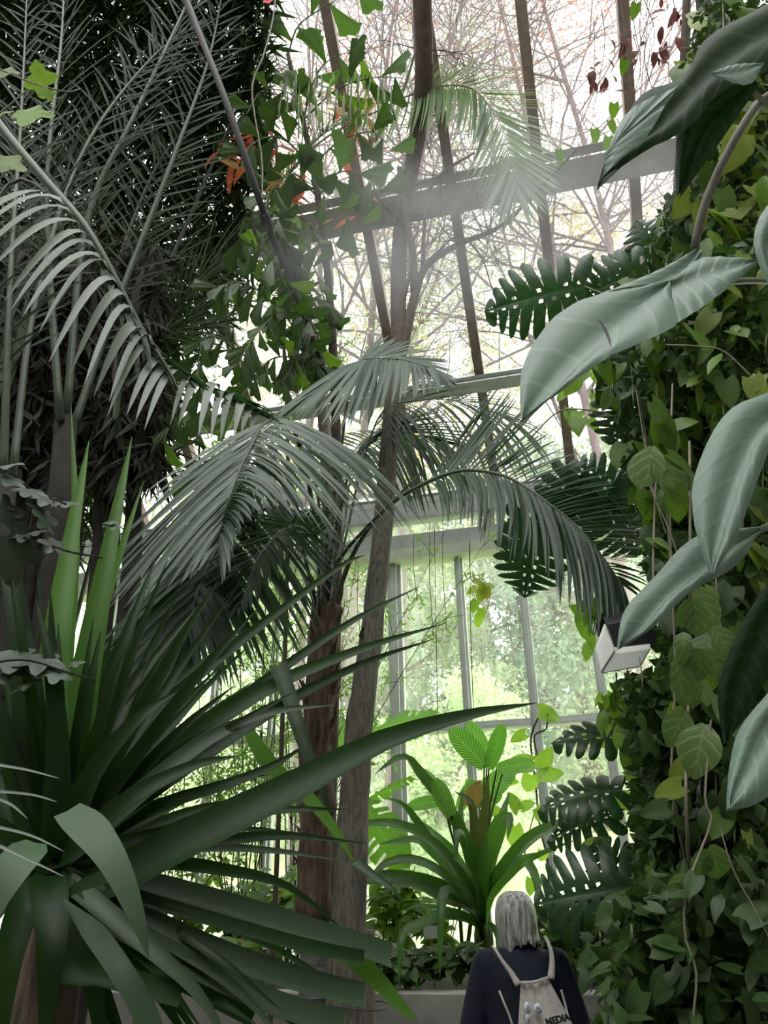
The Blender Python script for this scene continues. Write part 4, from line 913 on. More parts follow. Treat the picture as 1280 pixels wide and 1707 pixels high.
for (x, y, a, k) in ((798, 970, -20, 'yellow'), (806, 985, -70, 'yellow'), (800, 995, -110, 'yellow'), (812, 990, -80, 'yellow'), (788, 1012, -120, 'lit'), (803, 1025, -80, 'lit'), (797, 1037, -100, 'lit'), (785, 985, -150, 'yellow'), (815, 975, 10, 'yellow')): hl(wv, x, y, 7.55, 22, a, k)
hl(wv, 811, 990, 7.5, 16, -80, 'yellow').data = new_mesh('leaf', *leaf_grid(L=1, W=.4, shape='lance')[:2], M['autumn'])
# aerial threads hanging in front of the glass
for (x, y0, y1, where) in ((724, 880, 1230, 'beside the forked trunk'), (690, 890, 1000, 'close to the thick window post'), (716, 870, 1060, 'between the thick post and the middle pane'), (738, 860, 1050, 'before the middle pane'), (783, 900, 1190, 'along the vine of yellowing leaves'), (597, 940, 1080, 'left of the slender trunk')):
    mb = MB(); mb.tube(PL([(x, y0, 7.3), (x + R(-2, 3), (y0 + y1) / 2, 7.3), (x + 6, y1, 7.3)]), .004, 4); tag(mb.build('aerial_root', M['bark_dark']), 'thin aerial root hanging ' + where, 'root')
# signs
def sign(px, py, Y, w_, h_, ang, foot, label):
    p = P(px, py, Y); t = thing('plant_sign', label, 'sign', Vector((p.x, p.y, BT)))
    ax = (Quaternion(Vector((0, 1, 0)), rad(ang)) @ Vector((1, 0, 0)), Vector((0, 1, 0)), Quaternion(Vector((0, 1, 0)), rad(ang)) @ Vector((0, -.25, 1)).normalized())
    mb = MB(); mb.box(p, (w_, .004, h_), ax); mb.box(p + Vector((0, .006, 0)), (w_ * .3, .003, h_ * .3), ax); mb.build('plate', M['white'], t, False); strand(t, [Vector((p.x + .01, p.y + .01, BT - .04)), p - ax[2] * h_ * .9 + Vector((0, .008, 0))], .006, 'cane', 4, 'stick')
sign(719, 1554, 6.25, .055, .042, 0, 0, 'small white plant sign on a yellow stick beside the hanging strap leaf')
sign(450, 1572, 6.2, .055, .036, -8, 0, 'small white plant sign on a yellow stick left of the palm trunk')
sign(404, 1556, 6.5, .04, .02, 12, 0, 'little tilted plant sign half hidden by sword leaves')
# ================================================================== NEAR THINGS
random.seed(17)
# ---- the sword-leaved rosette, lower left
yb = P(85, 1455, 2.0); yu = thing('sword_leaf_rosette', 'huge rosette of dark stiff sword leaves in the lower left, some folded or cut off', 'plant', Vector((yb.x, yb.y, 0)))
mb = MB(); mb.tube([Vector((yb.x, yb.y + .05, 0)), Vector((yb.x, yb.y + .05, .8)), yb + Vector((0, .05, .02))], [.10, .10, .08], 14, wob=.3); mb.build('trunk', M['bark_palm'], yu)
SP = lambda u: min(1, .5 + u * 1.6) * max(0, 1 - u ** 1.7) ** .85
BL = lambda u: min(1, .5 + u * 1.3)
def sw(q, wpx, mt='sword', fold=.55, prof=SP, nh=None, base=None, n=16, lab=None):
    pts = PL(q); k = m_per_px(pts[len(pts) // 2]); return strap(yu, q, wpx * k, mt, fold, nh, 'sword_leaf', base, 0, lab, prof, n)
B = yb
# upright leaves, the bright ones with backlight in their colour
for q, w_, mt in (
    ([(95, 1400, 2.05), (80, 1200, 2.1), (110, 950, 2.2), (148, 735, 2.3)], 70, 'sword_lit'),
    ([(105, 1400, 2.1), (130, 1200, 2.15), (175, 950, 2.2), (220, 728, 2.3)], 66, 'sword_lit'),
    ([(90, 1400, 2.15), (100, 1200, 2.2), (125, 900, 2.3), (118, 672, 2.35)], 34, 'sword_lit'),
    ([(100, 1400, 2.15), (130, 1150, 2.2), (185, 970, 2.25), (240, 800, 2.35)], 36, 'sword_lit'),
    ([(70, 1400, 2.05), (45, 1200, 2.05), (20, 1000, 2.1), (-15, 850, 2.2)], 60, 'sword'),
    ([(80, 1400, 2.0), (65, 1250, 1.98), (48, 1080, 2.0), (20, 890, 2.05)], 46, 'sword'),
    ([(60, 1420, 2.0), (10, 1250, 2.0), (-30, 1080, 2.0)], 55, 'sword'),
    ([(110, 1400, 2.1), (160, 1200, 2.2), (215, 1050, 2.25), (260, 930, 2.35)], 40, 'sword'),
    ([(90, 1400, 1.95), (95, 1250, 1.9), (85, 1120, 1.88), (60, 1000, 1.9)], 50, 'sword'),
    # right-hand fan
    ([(115, 1400, 2.1), (220, 1230, 2.2), (390, 1080, 2.35), (560, 950, 2.45), (610, 925, 2.5)], 30, 'sword'),
    ([(115, 1410, 2.05), (230, 1300, 2.1), (440, 1140, 2.2), (590, 1035, 2.3), (706, 975, 2.72)], 34, 'sword'),
    ([(120, 1420, 2.0), (250, 1290, 2.05), (430, 1160, 2.1), (600, 1085, 2.2), (740, 1040, 2.3)], 48, 'sword'),
    ([(120, 1425, 2.0), (270, 1310, 2.0), (450, 1190, 2.1), (600, 1110, 2.2), (728, 1064, 2.3)], 40, 'sword'),
    ([(150, 1490, 1.9), (300, 1415, 1.9), (480, 1325, 1.95), (640, 1240, 2.05), (780, 1195, 2.15), (895, 1172, 2.2)], 76, 'sword'),
    ([(120, 1430, 2.0), (260, 1350, 2.0), (380, 1310, 2.0), (460, 1275, 2.05), (520, 1235, 2.1)], 34, 'sword'),
    ([(125, 1430, 1.95), (240, 1400, 1.95), (330, 1385, 2.0), (440, 1350, 2.05)], 34, 'sword'),
    ([(110, 1410, 2.1), (180, 1260, 2.2), (290, 1150, 2.3), (420, 1050, 2.72), (520, 985, 2.5)], 36, 'sword'),
    ([(110, 1400, 2.1), (160, 1230, 2.2), (240, 1120, 2.3), (330, 1010, 2.45)], 40, 'sword'),
    ([(120, 1430, 1.95), (230, 1330, 1.9), (340, 1240, 1.95), (450, 1190, 2.0), (560, 1175, 2.05)], 44, 'sword_grey'),
    ([(105, 1420, 1.95), (150, 1300, 1.9), (230, 1200, 1.9), (300, 1150, 1.95)], 50, 'sword'),
    ([(115, 1430, 1.9), (210, 1340, 1.85), (320, 1280, 1.9), (400, 1260, 1.95)], 46, 'sword'),
    # level and falling leaves to the right
    ([(120, 1450, 1.95), (230, 1420, 2.0), (340, 1415, 2.1), (460, 1420, 2.15), (590, 1437, 2.2)], 30, 'sword_grey'),
    ([(120, 1455, 1.95), (240, 1440, 2.0), (380, 1455, 2.1), (480, 1480, 2.15), (575, 1553, 2.2)], 38, 'sword'),
    ([(120, 1600, 1.9), (250, 1625, 1.9), (360, 1670, 1.9), (430, 1710, 1.9)], 40, 'sword'),
    ([(110, 1470, 1.9), (180, 1540, 1.85), (260, 1620, 1.85), (340, 1720, 1.85)], 40, 'sword'),
    ([(120, 1480, 1.85), (230, 1570, 1.8), (330, 1660, 1.8), (390, 1760, 1.8)], 44, 'sword_grey'),
    ([(120, 1470, 1.9), (260, 1560, 1.9), (380, 1640, 1.9), (480, 1740, 1.9)], 44, 'sword_grey'),
    ([(120, 1465, 1.95), (260, 1540, 2.0), (400, 1640, 2.05), (530, 1740, 2.05)], 44, 'sword'),
    # downward and left
    ([(80, 1480, 1.8), (85, 1560, 1.72), (80, 1650, 1.7), (70, 1780, 1.7)], 74, 'sword'),
    ([(60, 1480, 1.85), (25, 1560, 1.8), (10, 1650, 1.78), (0, 1780, 1.78)], 70, 'sword'),
    ([(100, 1480, 1.85), (140, 1590, 1.8), (160, 1680, 1.8), (170, 1780, 1.8)], 60, 'sword'),
    ([(50, 1460, 1.9), (-10, 1520, 1.85), (-60, 1620, 1.8)], 70, 'sword'),
    ([(60, 1440, 1.9), (-10, 1380, 1.8), (-80, 1340, 1.75)], 60, 'sword'),
    ([(70, 1440, 2.1), (-20, 1300, 2.3), (-90, 1200, 2.72)], 60, 'sword')):
    sw(q, w_, mt, base=B)
for k in range(46):   # the packed blades of the heart
    a = rad(R(8, 120) if k < 34 else R(-75, 8)); L_ = R(330, 560); dx, dy = math.cos(a), -math.sin(a); Y1 = 2.0 + R(-.1, .35); sag = 30 * max(0, dx)
    sw([(95 + dx * 25, 1440 + dy * 25, 2.02), (95 + dx * L_ * .35, 1440 + dy * L_ * .35, 2.0 + (Y1 - 2) * .4), (95 + dx * L_ * .7, 1440 + dy * L_ * .7, Y1 * .99), (95 + dx * L_, 1440 + dy * L_ + sag, Y1)], R(26, 44), 'sword', base=B)
for q, w_, mt in (   # leaves with cut ends
    ([(120, 1460, 1.95), (230, 1475, 1.95), (400, 1520, 2.0), (530, 1560, 2.05), (650, 1597, 2.1)], 42, 'sword_grey'),
    ([(115, 1465, 1.9), (230, 1500, 1.9), (400, 1550, 1.95), (520, 1583, 2.0), (606, 1600, 2.05)], 26, 'sword'),
    ([(115, 1470, 1.9), (220, 1530, 1.9), (380, 1600, 1.95), (500, 1640, 2.0), (606, 1666, 2.05)], 44, 'sword_grey'),
    ([(115, 1475, 1.85), (200, 1550, 1.85), (330, 1620, 1.9), (460, 1680, 1.95), (570, 1712, 2.0)], 44, 'sword_grey'),
    ([(115, 1480, 1.9), (200, 1600, 1.9), (300, 1640, 1.95), (420, 1700, 2.0)], 36, 'sword'),
    ([(100, 1610, 1.75), (170, 1630, 1.75), (240, 1650, 1.78), (300, 1665, 1.8)], 44, 'sword')):
    sw(q, w_, mt, prof=BL, base=B)
# folded leaves: the outer half hangs from the crease
sw([(112, 1352, 1.62), (150, 1385, 1.58), (190, 1440, 1.56), (225, 1520, 1.56), (248, 1597, 1.58)], 66, 'sword_pale', prof=lambda u: (.75 + u * 1.6 if u < .18 else 1) * max(0, 1 - max(0, u - .25) / .75) ** .75, fold=.12, lab='grey-green hanging tip of a bent leaf')
sw([(100, 1500, 1.8), (150, 1478, 1.75), (215, 1455, 1.7)], 34, 'sword', prof=BL)
sw([(105, 1500, 1.7), (150, 1550, 1.62), (200, 1620, 1.58), (240, 1690, 1.58), (262, 1760, 1.58)], 40, 'sword_grey', prof=lambda u: min(1, .15 + u * 3), fold=.3)
sw([(462, 1110, 2.1), (480, 1160, 2.08), (505, 1240, 2.05), (530, 1300, 2.05), (552, 1360, 2.05)], 34, 'sword_grey', prof=lambda u: max(0, 1 - u) ** .6)
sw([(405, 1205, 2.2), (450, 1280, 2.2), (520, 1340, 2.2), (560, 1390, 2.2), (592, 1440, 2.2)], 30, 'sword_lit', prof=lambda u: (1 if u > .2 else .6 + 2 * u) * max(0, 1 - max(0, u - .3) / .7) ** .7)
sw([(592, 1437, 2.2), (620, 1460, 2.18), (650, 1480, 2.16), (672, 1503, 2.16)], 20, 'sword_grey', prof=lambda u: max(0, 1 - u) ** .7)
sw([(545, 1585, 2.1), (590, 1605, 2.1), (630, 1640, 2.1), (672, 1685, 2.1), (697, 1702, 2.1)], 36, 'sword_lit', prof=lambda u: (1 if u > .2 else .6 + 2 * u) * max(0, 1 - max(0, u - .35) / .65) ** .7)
sw([(60, 1405, 1.6), (40, 1425, 1.52), (10, 1460, 1.48), (-40, 1530, 1.46)], 62, 'sword_pale', prof=lambda u: min(1, .6 + u * 2), fold=.1, lab='broad pale leaf stub with a rusty broken end')
for q in ([(-30, 1272, 1.5), (40, 1283, 1.5), (100, 1298, 1.5)], [(-30, 1318, 1.5), (50, 1325, 1.5), (96, 1337, 1.5)], [(-10, 1330, 1.5), (20, 1343, 1.5), (46, 1365, 1.5)], [(-20, 1376, 1.45), (50, 1393, 1.45), (108, 1420, 1.45)], [(-10, 1407, 1.4), (50, 1435, 1.4), (108, 1462, 1.4)]):
    sw(q, 7, 'feather', prof=lambda u: max(0, 1 - u) ** .5, lab='dry pale leaf sliver')

# ---- climbing plants with dark lobed leaves at the left edge
def lobed(n=5, seed=0):
    V = [Vector((0, .05, 0))]; F = []; UV = [(.5, 0)]; rnd = random.Random(seed); k = n * 6
    for i in range(k):
        a = -math.pi * .5 + 2 * math.pi * i / k; r = .5 * (1 + .28 * math.cos(n * (a - math.pi / 2))) * (.75 if abs(((a + math.pi / 2 + math.pi) % (2 * math.pi)) - math.pi) < .4 else 1)
        V.append(Vector((r * math.cos(a), .45 + r * math.sin(a), -.22 * r * r + rnd.uniform(-.03, .03)))); UV.append((.5 + r * math.cos(a) * .5, .5 + r * math.sin(a) * .5))
    V[0] = Vector((0, .45, 0))
    for i in range(k): F.append((0, 1 + i, 1 + (i + 1) % k))
    return V, F, UV
PR['lobed'] = [new_mesh('leaf', *lobed(5, s)[:2], M['ivyl'], True) for s in range(3)] if 'ivyl' in M else None
M['ivyl'] = leafm('ivyl', (.045, .07, .045), (.05, .1, .03), rough=.42, tf=.12)
PR['lobed'] = [new_mesh('leaf', *lobed(5, s)[:2], M['ivyl'], True) for s in range(3)]
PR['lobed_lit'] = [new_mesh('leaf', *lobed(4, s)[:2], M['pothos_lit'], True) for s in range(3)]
dv = thing('lobed_vine', 'trailing vine with dark matt lobed leaves before the bright sword leaves at the left edge', 'vine', P(-30, 830, 1.9))
strand(dv, PL([(-40, 740, 1.9), (20, 790, 1.9), (60, 820, 1.9), (110, 840, 1.85)]), .003, 'bark_dark'); strand(dv, PL([(-40, 840, 1.9), (30, 880, 1.9), (100, 915, 1.85), (170, 930, 1.85)]), .003, 'bark_dark'); strand(dv, PL([(-40, 1110, 1.75), (40, 1100, 1.75), (110, 1120, 1.75), (160, 1135, 1.75)]), .003, 'bark_dark')
for (x, y, s_, a) in ((15, 775, 44, 10), (20, 800, 50, -30), (50, 818, 56, -15), (78, 832, 50, -25), (112, 838, 40, 0), (68, 850, 40, -50), (10, 855, 60, -60), (15, 925, 95, -80), (40, 893, 40, -10), (80, 868, 46, -60), (90, 908, 40, -40), (62, 886, 36, 10), (-5, 830, 60, -30), (25, 1095, 80, 0), (70, 1100, 70, -10), (95, 1122, 50, -20), (45, 1140, 44, 20), (15, 1118, 60, -5), (128, 1105, 26, 10), (185, 870, 22, 0), (190, 876, 28, -10)):
    hl(dv, x, y, 1.86, s_, a, 'lobed', (0, -.7, .8))
lv = thing('light_lobed_vine', 'vine with bright green lobed leaves in front of the dark thicket, top left', 'vine', P(-30, 60, 1.6))
strand(lv, PL([(-40, 90, 1.6), (10, 120, 1.6), (60, 140, 1.6), (110, 153, 1.6), (134, 148, 1.6)]), .0025, 'stem_grey'); strand(lv, PL([(-40, 220, 1.6), (10, 180, 1.6), (45, 150, 1.6)]), .0025, 'stem_grey'); strand(lv, PL([(-40, 290, 1.6), (0, 270, 1.6)]), .0025)
for (x, y, s_, a) in ((66, 135, 50, -80), (60, 110, 22, 100), (52, 188, 66, 0), (8, 118, 44, 0), (-2, 190, 40, 20), (14, 270, 56, -20), (78, 155, 26, -60)):
    hl(lv, x, y, 1.6, s_, a, 'lobed_lit', (0, -1, .3))

# ---- vine-covered trunk on the right
tb_ = P(1235, 1500, 3.3); wt = thing('mossy_trunk', 'thick dark trunk with hanging roots, almost hidden by vines on the right', 'tree', Vector((tb_.x, tb_.y, 0)))
q = [Vector((tb_.x, tb_.y, 0)), P(1235, 1500, 3.3), P(1215, 1100, 3.4), P(1215, 700, 3.5), P(1210, 350, 3.6), P(1200, 50, 3.7), P(1195, -120, 3.7)]
c = spline(q, 30); mb = MB(); mb.tube(c, [.26 - .004 * i for i in range(30)], 20, wob=.5); mb.build('trunk', M['bark_dark'], wt)
for k in range(26):
    x = R(1130, 1290); y0 = R(1200, 1480); y1 = y0 + R(120, 330); mb = MB(); mb.tube(spline(PL([(x, y0, 2.95), (x + R(-12, 18), (y0 + y1) / 2, 2.9), (x + R(-5, 40), y1, 2.9)]), 8), R(.003, .009), 4, wob=.3); mb.build('hanging_root', M[random.choice(['bark_dark', 'bark_brown', 'stem_grey'])], wt)
for q, r in (([(1080, 1460, 2.95), (1190, 1480, 2.9), (1200, 1560, 2.9), (1195, 1640, 2.9)], .03), ([(1235, 1380, 2.9), (1215, 1460, 2.9), (1230, 1540, 2.9), (1240, 1640, 2.9)], .03)):
    mb = MB(); mb.tube(spline(PL(q[1:]), 10), r, 8, wob=.3); mb.build('root', M['stem_grey'], wt)
# soil mound the vine wall stands in
rb = thing('rocky_bank', 'dark bank of soil under the leaves at the foot of the vine wall', 'bank', Vector((1.7, 3.2, 0)))
V = []; F = []
for j in range(13):
    for i in range(17):
        x = .62 + 3.0 * i / 16; y = 1.9 + 3.6 * j / 12; e = min(1, i / 4) * min(1, j / 2) * min(1, (16 - i) / 2 + .2) * min(1, (12 - j) / 2)
        V.append(Vector((x + .05 * j / 12, y, e * (.75 + .35 * i / 16) + .12 * noise.noise(Vector((x * 2, y * 2, 0))) * e)))
for j in range(12):
    for i in range(16): a = j * 17 + i; F.append((a, a + 1, a + 18, a + 17))
link('soil', new_mesh('soil', V, F, M['soil']), None, rb)
# vines: strands hanging in the curtain, heart leaves along each
def inside(poly, x, y):
    r = False; j = len(poly) - 1
    for i in range(len(poly)):
        if (poly[i][1] > y) != (poly[j][1] > y) and x < (poly[j][0] - poly[i][0]) * (y - poly[i][1]) / (poly[j][1] - poly[i][1]) + poly[i][0]: r = not r
        j = i
    return r
def curtain(name, label, poly, Yr, n, key, spx, nstr=8, face=.8, hangdir=-.9, smat='stem', jx=1, cat='vine', extra=None, ekey=None, esize=.07):
    xs = [p[0] for p in poly]; ys = [p[1] for p in poly]; yc = sum(Yr) / 2
    p0 = P(sum(xs) / len(xs), max(ys), yc); t = thing(name, label, cat, p0)
    for k in range(nstr):
        x = R(min(xs), max(xs)); col_ = [y for y in range(int(min(ys)), int(max(ys)), 12) if inside(poly, x, y)]
        if len(col_) < 3: continue
        a, b_ = col_[0], col_[-1]; strand(t, PL([(x + R(-8, 8), a + (b_ - a) * f, R(*Yr)) for f in (0, .25, .5, .75, 1)]), R(.003, .006), smat, 16)
    k = 0
    while k < n:
        x = R(min(xs), max(xs)); y = R(min(ys), max(ys))
        if not inside(poly, x, y) or (985 < x < 1102 and 1012 < y < 1128): continue
        Y = R(*Yr); p = P(x, y, Y); s = spx * m_per_px(P(x, y, yc)) * R(.55, 1.25); d = Vector((R(-.8, .8) * jx, R(-.5, .2), hangdir + R(-.3, .5)))
        put(t, key, p, d, Vector((R(-.5, .5), -face, R(.2, .9))), s); k += 1
    if extra:
        pts = []
        while len(pts) < extra:
            x = R(min(xs), max(xs)); y = R(min(ys), max(ys))
            if inside(poly, x, y) and not (985 < x < 1102 and 1012 < y < 1128): pts.append(P(x, y, R(Yr[0] + .1, Yr[1] + .45)))
        leaf_cloud('leaves', pts, esize, M[ekey or 'ivy_dark'], t, .62, hang=.5)
    return t
curtain('variegated_vine', 'vine with yellow-green mottled leaves high on the trunk behind the drooping dark leaf',
        [(1165, 0), (1290, 0), (1290, 420), (1190, 430), (1150, 330), (1200, 200), (1140, 110)], (2.6, 3.2), 150, ('yellow', 'pothos', 'yellow', 'litl'), 60, 6, extra=2600)
curtain('variegated_vine', 'vine with yellow-green narrow leaves between the two big grey-green leaves',
        [(1110, 430), (1290, 380), (1290, 640), (1200, 700), (1120, 560), (1080, 500)], (2.5, 3.1), 160, ('yellow', 'pothos', 'litl', 'pothos'), 46, 7, extra=3000)
curtain('shade_vine', 'shaded vine under the largest grey-green leaf',
        [(1000, 620), (1090, 480), (1180, 560), (1180, 900), (1080, 960), (1050, 800)], (3.0, 3.6), 110, ('ivyd', 'pothos', 'pothos'), 42, 6, extra=2600)
curtain('round_leaf_vine', 'climber with large round dusty leaves hanging on straw-coloured stems',
        [(1060, 640), (1130, 640), (1180, 900), (1200, 1100), (1180, 1500), (1140, 1500), (1100, 1100)], (2.35, 2.7), 26, 'round', 66, 3, smat='straw', hangdir=-1.3)
curtain('climbing_vine', 'thick vine curtain in the middle of the leafy wall, below the white box',
        [(1040, 1130), (1110, 1000), (1200, 940), (1220, 1250), (1200, 1480), (1075, 1500), (1065, 1300)], (2.8, 3.5), 290, ('pothos', 'ivy', 'ivyd', 'lanced'), 40, 10, extra=5000)
curtain('climbing_vine', 'vine curtain at the right edge behind the two lower grey-green leaves',
        [(1190, 640), (1290, 600), (1290, 1420), (1200, 1400)], (2.7, 3.2), 200, ('pothos', 'ivy', 'ivyd', 'yellow'), 44, 8, extra=4500)
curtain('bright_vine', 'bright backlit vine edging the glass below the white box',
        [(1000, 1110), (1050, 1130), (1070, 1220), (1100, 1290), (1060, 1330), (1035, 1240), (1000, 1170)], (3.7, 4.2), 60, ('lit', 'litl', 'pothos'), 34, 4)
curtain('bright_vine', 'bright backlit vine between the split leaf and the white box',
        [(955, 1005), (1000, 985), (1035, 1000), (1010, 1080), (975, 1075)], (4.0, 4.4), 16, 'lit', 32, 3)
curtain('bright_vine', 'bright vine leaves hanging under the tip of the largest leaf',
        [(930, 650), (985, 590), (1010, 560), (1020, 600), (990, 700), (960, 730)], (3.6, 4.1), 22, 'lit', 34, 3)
curtain('ivy_bank', 'dark glossy leafy bank filling the lower right corner',
        [(1040, 1500), (1290, 1400), (1290, 1760), (1000, 1760), (1015, 1640)], (2.3, 3.1), 300, ('ivy', 'lance', 'lance', 'lanced', 'ivyd'), 50, 6, face=.5, hangdir=-.35, cat='plant', extra=4000)
curtain('ivy_bank', 'dark leafy mass behind the split leaves next to the bed end',
        [(990, 1550), (1030, 1500), (1120, 1440), (1150, 1560), (1030, 1640), (985, 1620)], (3.6, 4.4), 170, ('ivy', 'ivyd', 'ivy', 'pothos'), 36, 6, face=.5, hangdir=-.4, cat='plant', extra=2500)
curtain('climbing_vine', 'narrow vine column right of the window edge, from box to split leaves',
        [(1065, 1240), (1100, 1180), (1120, 1480), (1070, 1500), (1070, 1380)], (3.5, 4.2), 220, ('ivyd', 'ivy', 'ivyd', 'pothos'), 34, 8, extra=3500)
curtain('shade_vine', 'tangle of dark vines at the top right behind the drooping leaf',
        [(1085, 420), (1110, 330), (1180, 300), (1200, 440), (1130, 520), (1060, 560), (1000, 600), (1000, 520)], (3.4, 4.0), 90, ('ivyd', 'pothos'), 40, 5, extra=2600)
# thin straw-coloured liana and stems in front of the curtain
li = thing('liana', 'pale straw-coloured liana looping down in front of the vine wall', 'vine', P(1100, 700, 2.5))
for q, r in (([(1060, 640, 2.45), (1075, 720, 2.72), (1080, 800, 2.72), (1118, 890, 2.72), (1160, 1020, 2.72), (1240, 1190, 2.72)], .007), ([(1110, 575, 2.5), (1160, 577, 2.5), (1205, 585, 2.5), (1250, 625, 2.5)], .005), ([(1175, 500, 2.72), (1185, 570, 2.72), (1180, 620, 2.72), (1150, 634, 2.72)], .004), ([(1185, 1200, 2.35), (1175, 1330, 2.35), (1185, 1370, 2.35), (1145, 1480, 2.35), (1142, 1560, 2.35), (1160, 1620, 2.35), (1155, 1700, 2.35)], .006), ([(1060, 650, 2.5), (1085, 800, 2.5), (1110, 890, 2.5)], .004), ([(1190, 840, 2.72), (1195, 1000, 2.72), (1210, 1100, 2.72), (1205, 1180, 2.72)], .005), ([(1200, 1380, 2.3), (1222, 1450, 2.3), (1260, 1520, 2.3), (1290, 1580, 2.3)], .004), ([(880, 735, 3.2), (925, 690, 3.1), (960, 682, 3.1), (1010, 688, 3.1)], .007)):
    strand(li, PL(q), r * .6, 'straw' if r != .007 or q[0][0] > 1000 else 'stem_grey', 20)
for (x, y, s_, a) in ((1110, 690, 60, -40), (1118, 735, 60, -60), (1102, 790, 0, 0), (1110, 735, 66, -75), (1135, 770, 50, -30), (1100, 740, 40, 100), (1130, 845, 58, -80), (1092, 905, 36, -20), (1108, 905, 40, -10), (1145, 1025, 52, -90), (1160, 1030, 64, -85), (1152, 1105, 56, -80), (1165, 1110, 58, -95), (1145, 700, 44, 30), (1170, 1440, 50, -100), (1195, 1440, 66, -75), (1130, 1555, 46, -100), (1175, 1550, 34, -110)):
    if s_: hl(li, x, y, 2.38, s_, a, 'round' if y > 850 else 'pothos', (0, -.9, .4))

# ---- split-leaf plants
def split_leaf(t, cx, cy, Y, wpx, ang, nh=(0, -1, .3), mat='monstera', seed=0, n=7, stalk=None, nf=7, wr=1.0):
    p = P(cx, cy, Y); L_ = wpx * m_per_px(p); a = rad(ang); d = (RT * math.cos(a) + UPV * math.sin(a))
    V, F, UV = monstera_geo(1, wr, nf, seed); me = new_mesh('leaf', V, F, M[mat], True, UV); b0 = p - d * L_ * .5; nh = (CAM - p).normalized() * (.95 if nh[1] < -.6 else .3) + Vector(nh) * .38
    o = link('leaf', me, None, t, basis(b0, d, Vector(nh), L_))
    if stalk is not None: strand(t, [stalk, stalk.lerp(b0, .5) + Vector((0, 0, .08)), b0], .007, 'stem', 12, 'leaf_stalk')
    return o
s0 = P(1080, 560, 3.6); mo = thing('split_leaf_climber', 'split-leaf climber reaching out beneath the roof beside the largest grey-green leaf', 'plant', s0)
strand(mo, PL([(1100, 800, 3.6), (1080, 560, 3.6), (1070, 430, 3.7)]), .02, 'stem_grey', 10)
split_leaf(mo, 893, 492, 3.9, 165, 190, (0, -.9, .5), seed=1, stalk=s0, nf=8, wr=.85); split_leaf(mo, 1020, 470, 3.9, 110, 200, (.3, -.7, .6), seed=2, stalk=s0); split_leaf(mo, 1085, 400, 3.9, 90, 120, (0, -.8, .5), seed=3, stalk=s0); split_leaf(mo, 1045, 440, 4.1, 80, 60, (0, -.9, .4), seed=4, stalk=s0)
split_leaf(mo, 1030, 690, 3.5, 100, -110, (-.2, -.8, .6), 'monstera_far', 5, stalk=s0); split_leaf(mo, 1080, 590, 3.3, 120, -130, (-.2, -.9, .3), 'monstera_far', 6, stalk=s0)
s1 = P(1060, 900, 4.3); mo2 = thing('split_leaf_climber', 'split-leaf climber dangling black-green leaves under the long palm frond', 'plant', s1)
split_leaf(mo2, 885, 935, 4.6, 130, -100, (0, -1, .2), 'monstera_far', 7, stalk=s1, nf=8); split_leaf(mo2, 870, 900, 4.75, 90, -140, (0, -1, .4), 'monstera_far', 8, stalk=s1); split_leaf(mo2, 960, 880, 4.5, 120, -70, (.1, -1, .2), 'monstera_far', 9, stalk=s1); split_leaf(mo2, 1000, 800, 4.4, 110, 150, (.1, -1, .4), 'monstera_far', 10, stalk=s1); split_leaf(mo2, 930, 840, 4.6, 100, -120, (.1, -1, .4), 'monstera_far', 11, stalk=s1); split_leaf(mo2, 1040, 880, 4.4, 120, -60, (.1, -1, .4), 'monstera_far', 12, stalk=s1)
s2 = P(1110, 1400, 4.6); mo3 = thing('split_leaf_plant', 'split-leaf plant stretching dark leaves across the panes above the person', 'plant', Vector((s2.x, s2.y, .9)))
strand(mo3, [Vector((s2.x, s2.y, .9)), s2, P(1090, 1180, 4.6)], .022, 'stem_grey', 10); s3 = P(1095, 1230, 4.6); s4 = P(1100, 1395, 4.6); s5 = P(1110, 1450, 4.6)
split_leaf(mo3, 1000, 1220, 4.4, 150, 175, (0, -.45, .9), seed=13, stalk=s3, wr=.6); split_leaf(mo3, 965, 1322, 4.5, 140, 185, (0, -.45, 1), seed=14, stalk=s3, nf=8, wr=.72); split_leaf(mo3, 960, 1372, 4.6, 110, 195, (0, -.5, 1), seed=15, stalk=s4, wr=.75); split_leaf(mo3, 972, 1490, 4.3, 160, 188, (0, -.9, .5), seed=16, stalk=s5, nf=8)
split_leaf(mo3, 1030, 1450, 4.4, 100, 130, (0, -1, .4), seed=17, stalk=s5); split_leaf(mo3, 1050, 1510, 4.4, 120, 200, (0, -.9, .5), seed=18, stalk=s5); split_leaf(mo3, 945, 1530, 4.5, 90, 220, (0, -.9, .5), seed=19, stalk=s5); split_leaf(mo3, 1010, 1545, 4.3, 110, 190, (0, -.9, .6), seed=20, stalk=s5)
for (x, y, s_, a, k_) in ((1125, 1200, 46, -100, 'lit'), (1112, 1318, 50, 200, 'yellow'), (1130, 1285, 44, 215, 'yellow'), (1190, 1140, 50, -80, 'pothos'), (1165, 1260, 46, -100, 'pothos'), (1090, 1350, 46, 190, 'ivy')): hl(li, x, y, 2.7, s_, a, k_)
for (x, y, s_, a) in ((1000, 1225, 70, 180), (990, 1408, 44, 175), (1035, 1330, 50, 150)): hl(mo3, x, y, 4.5, s_, a, 'lit')

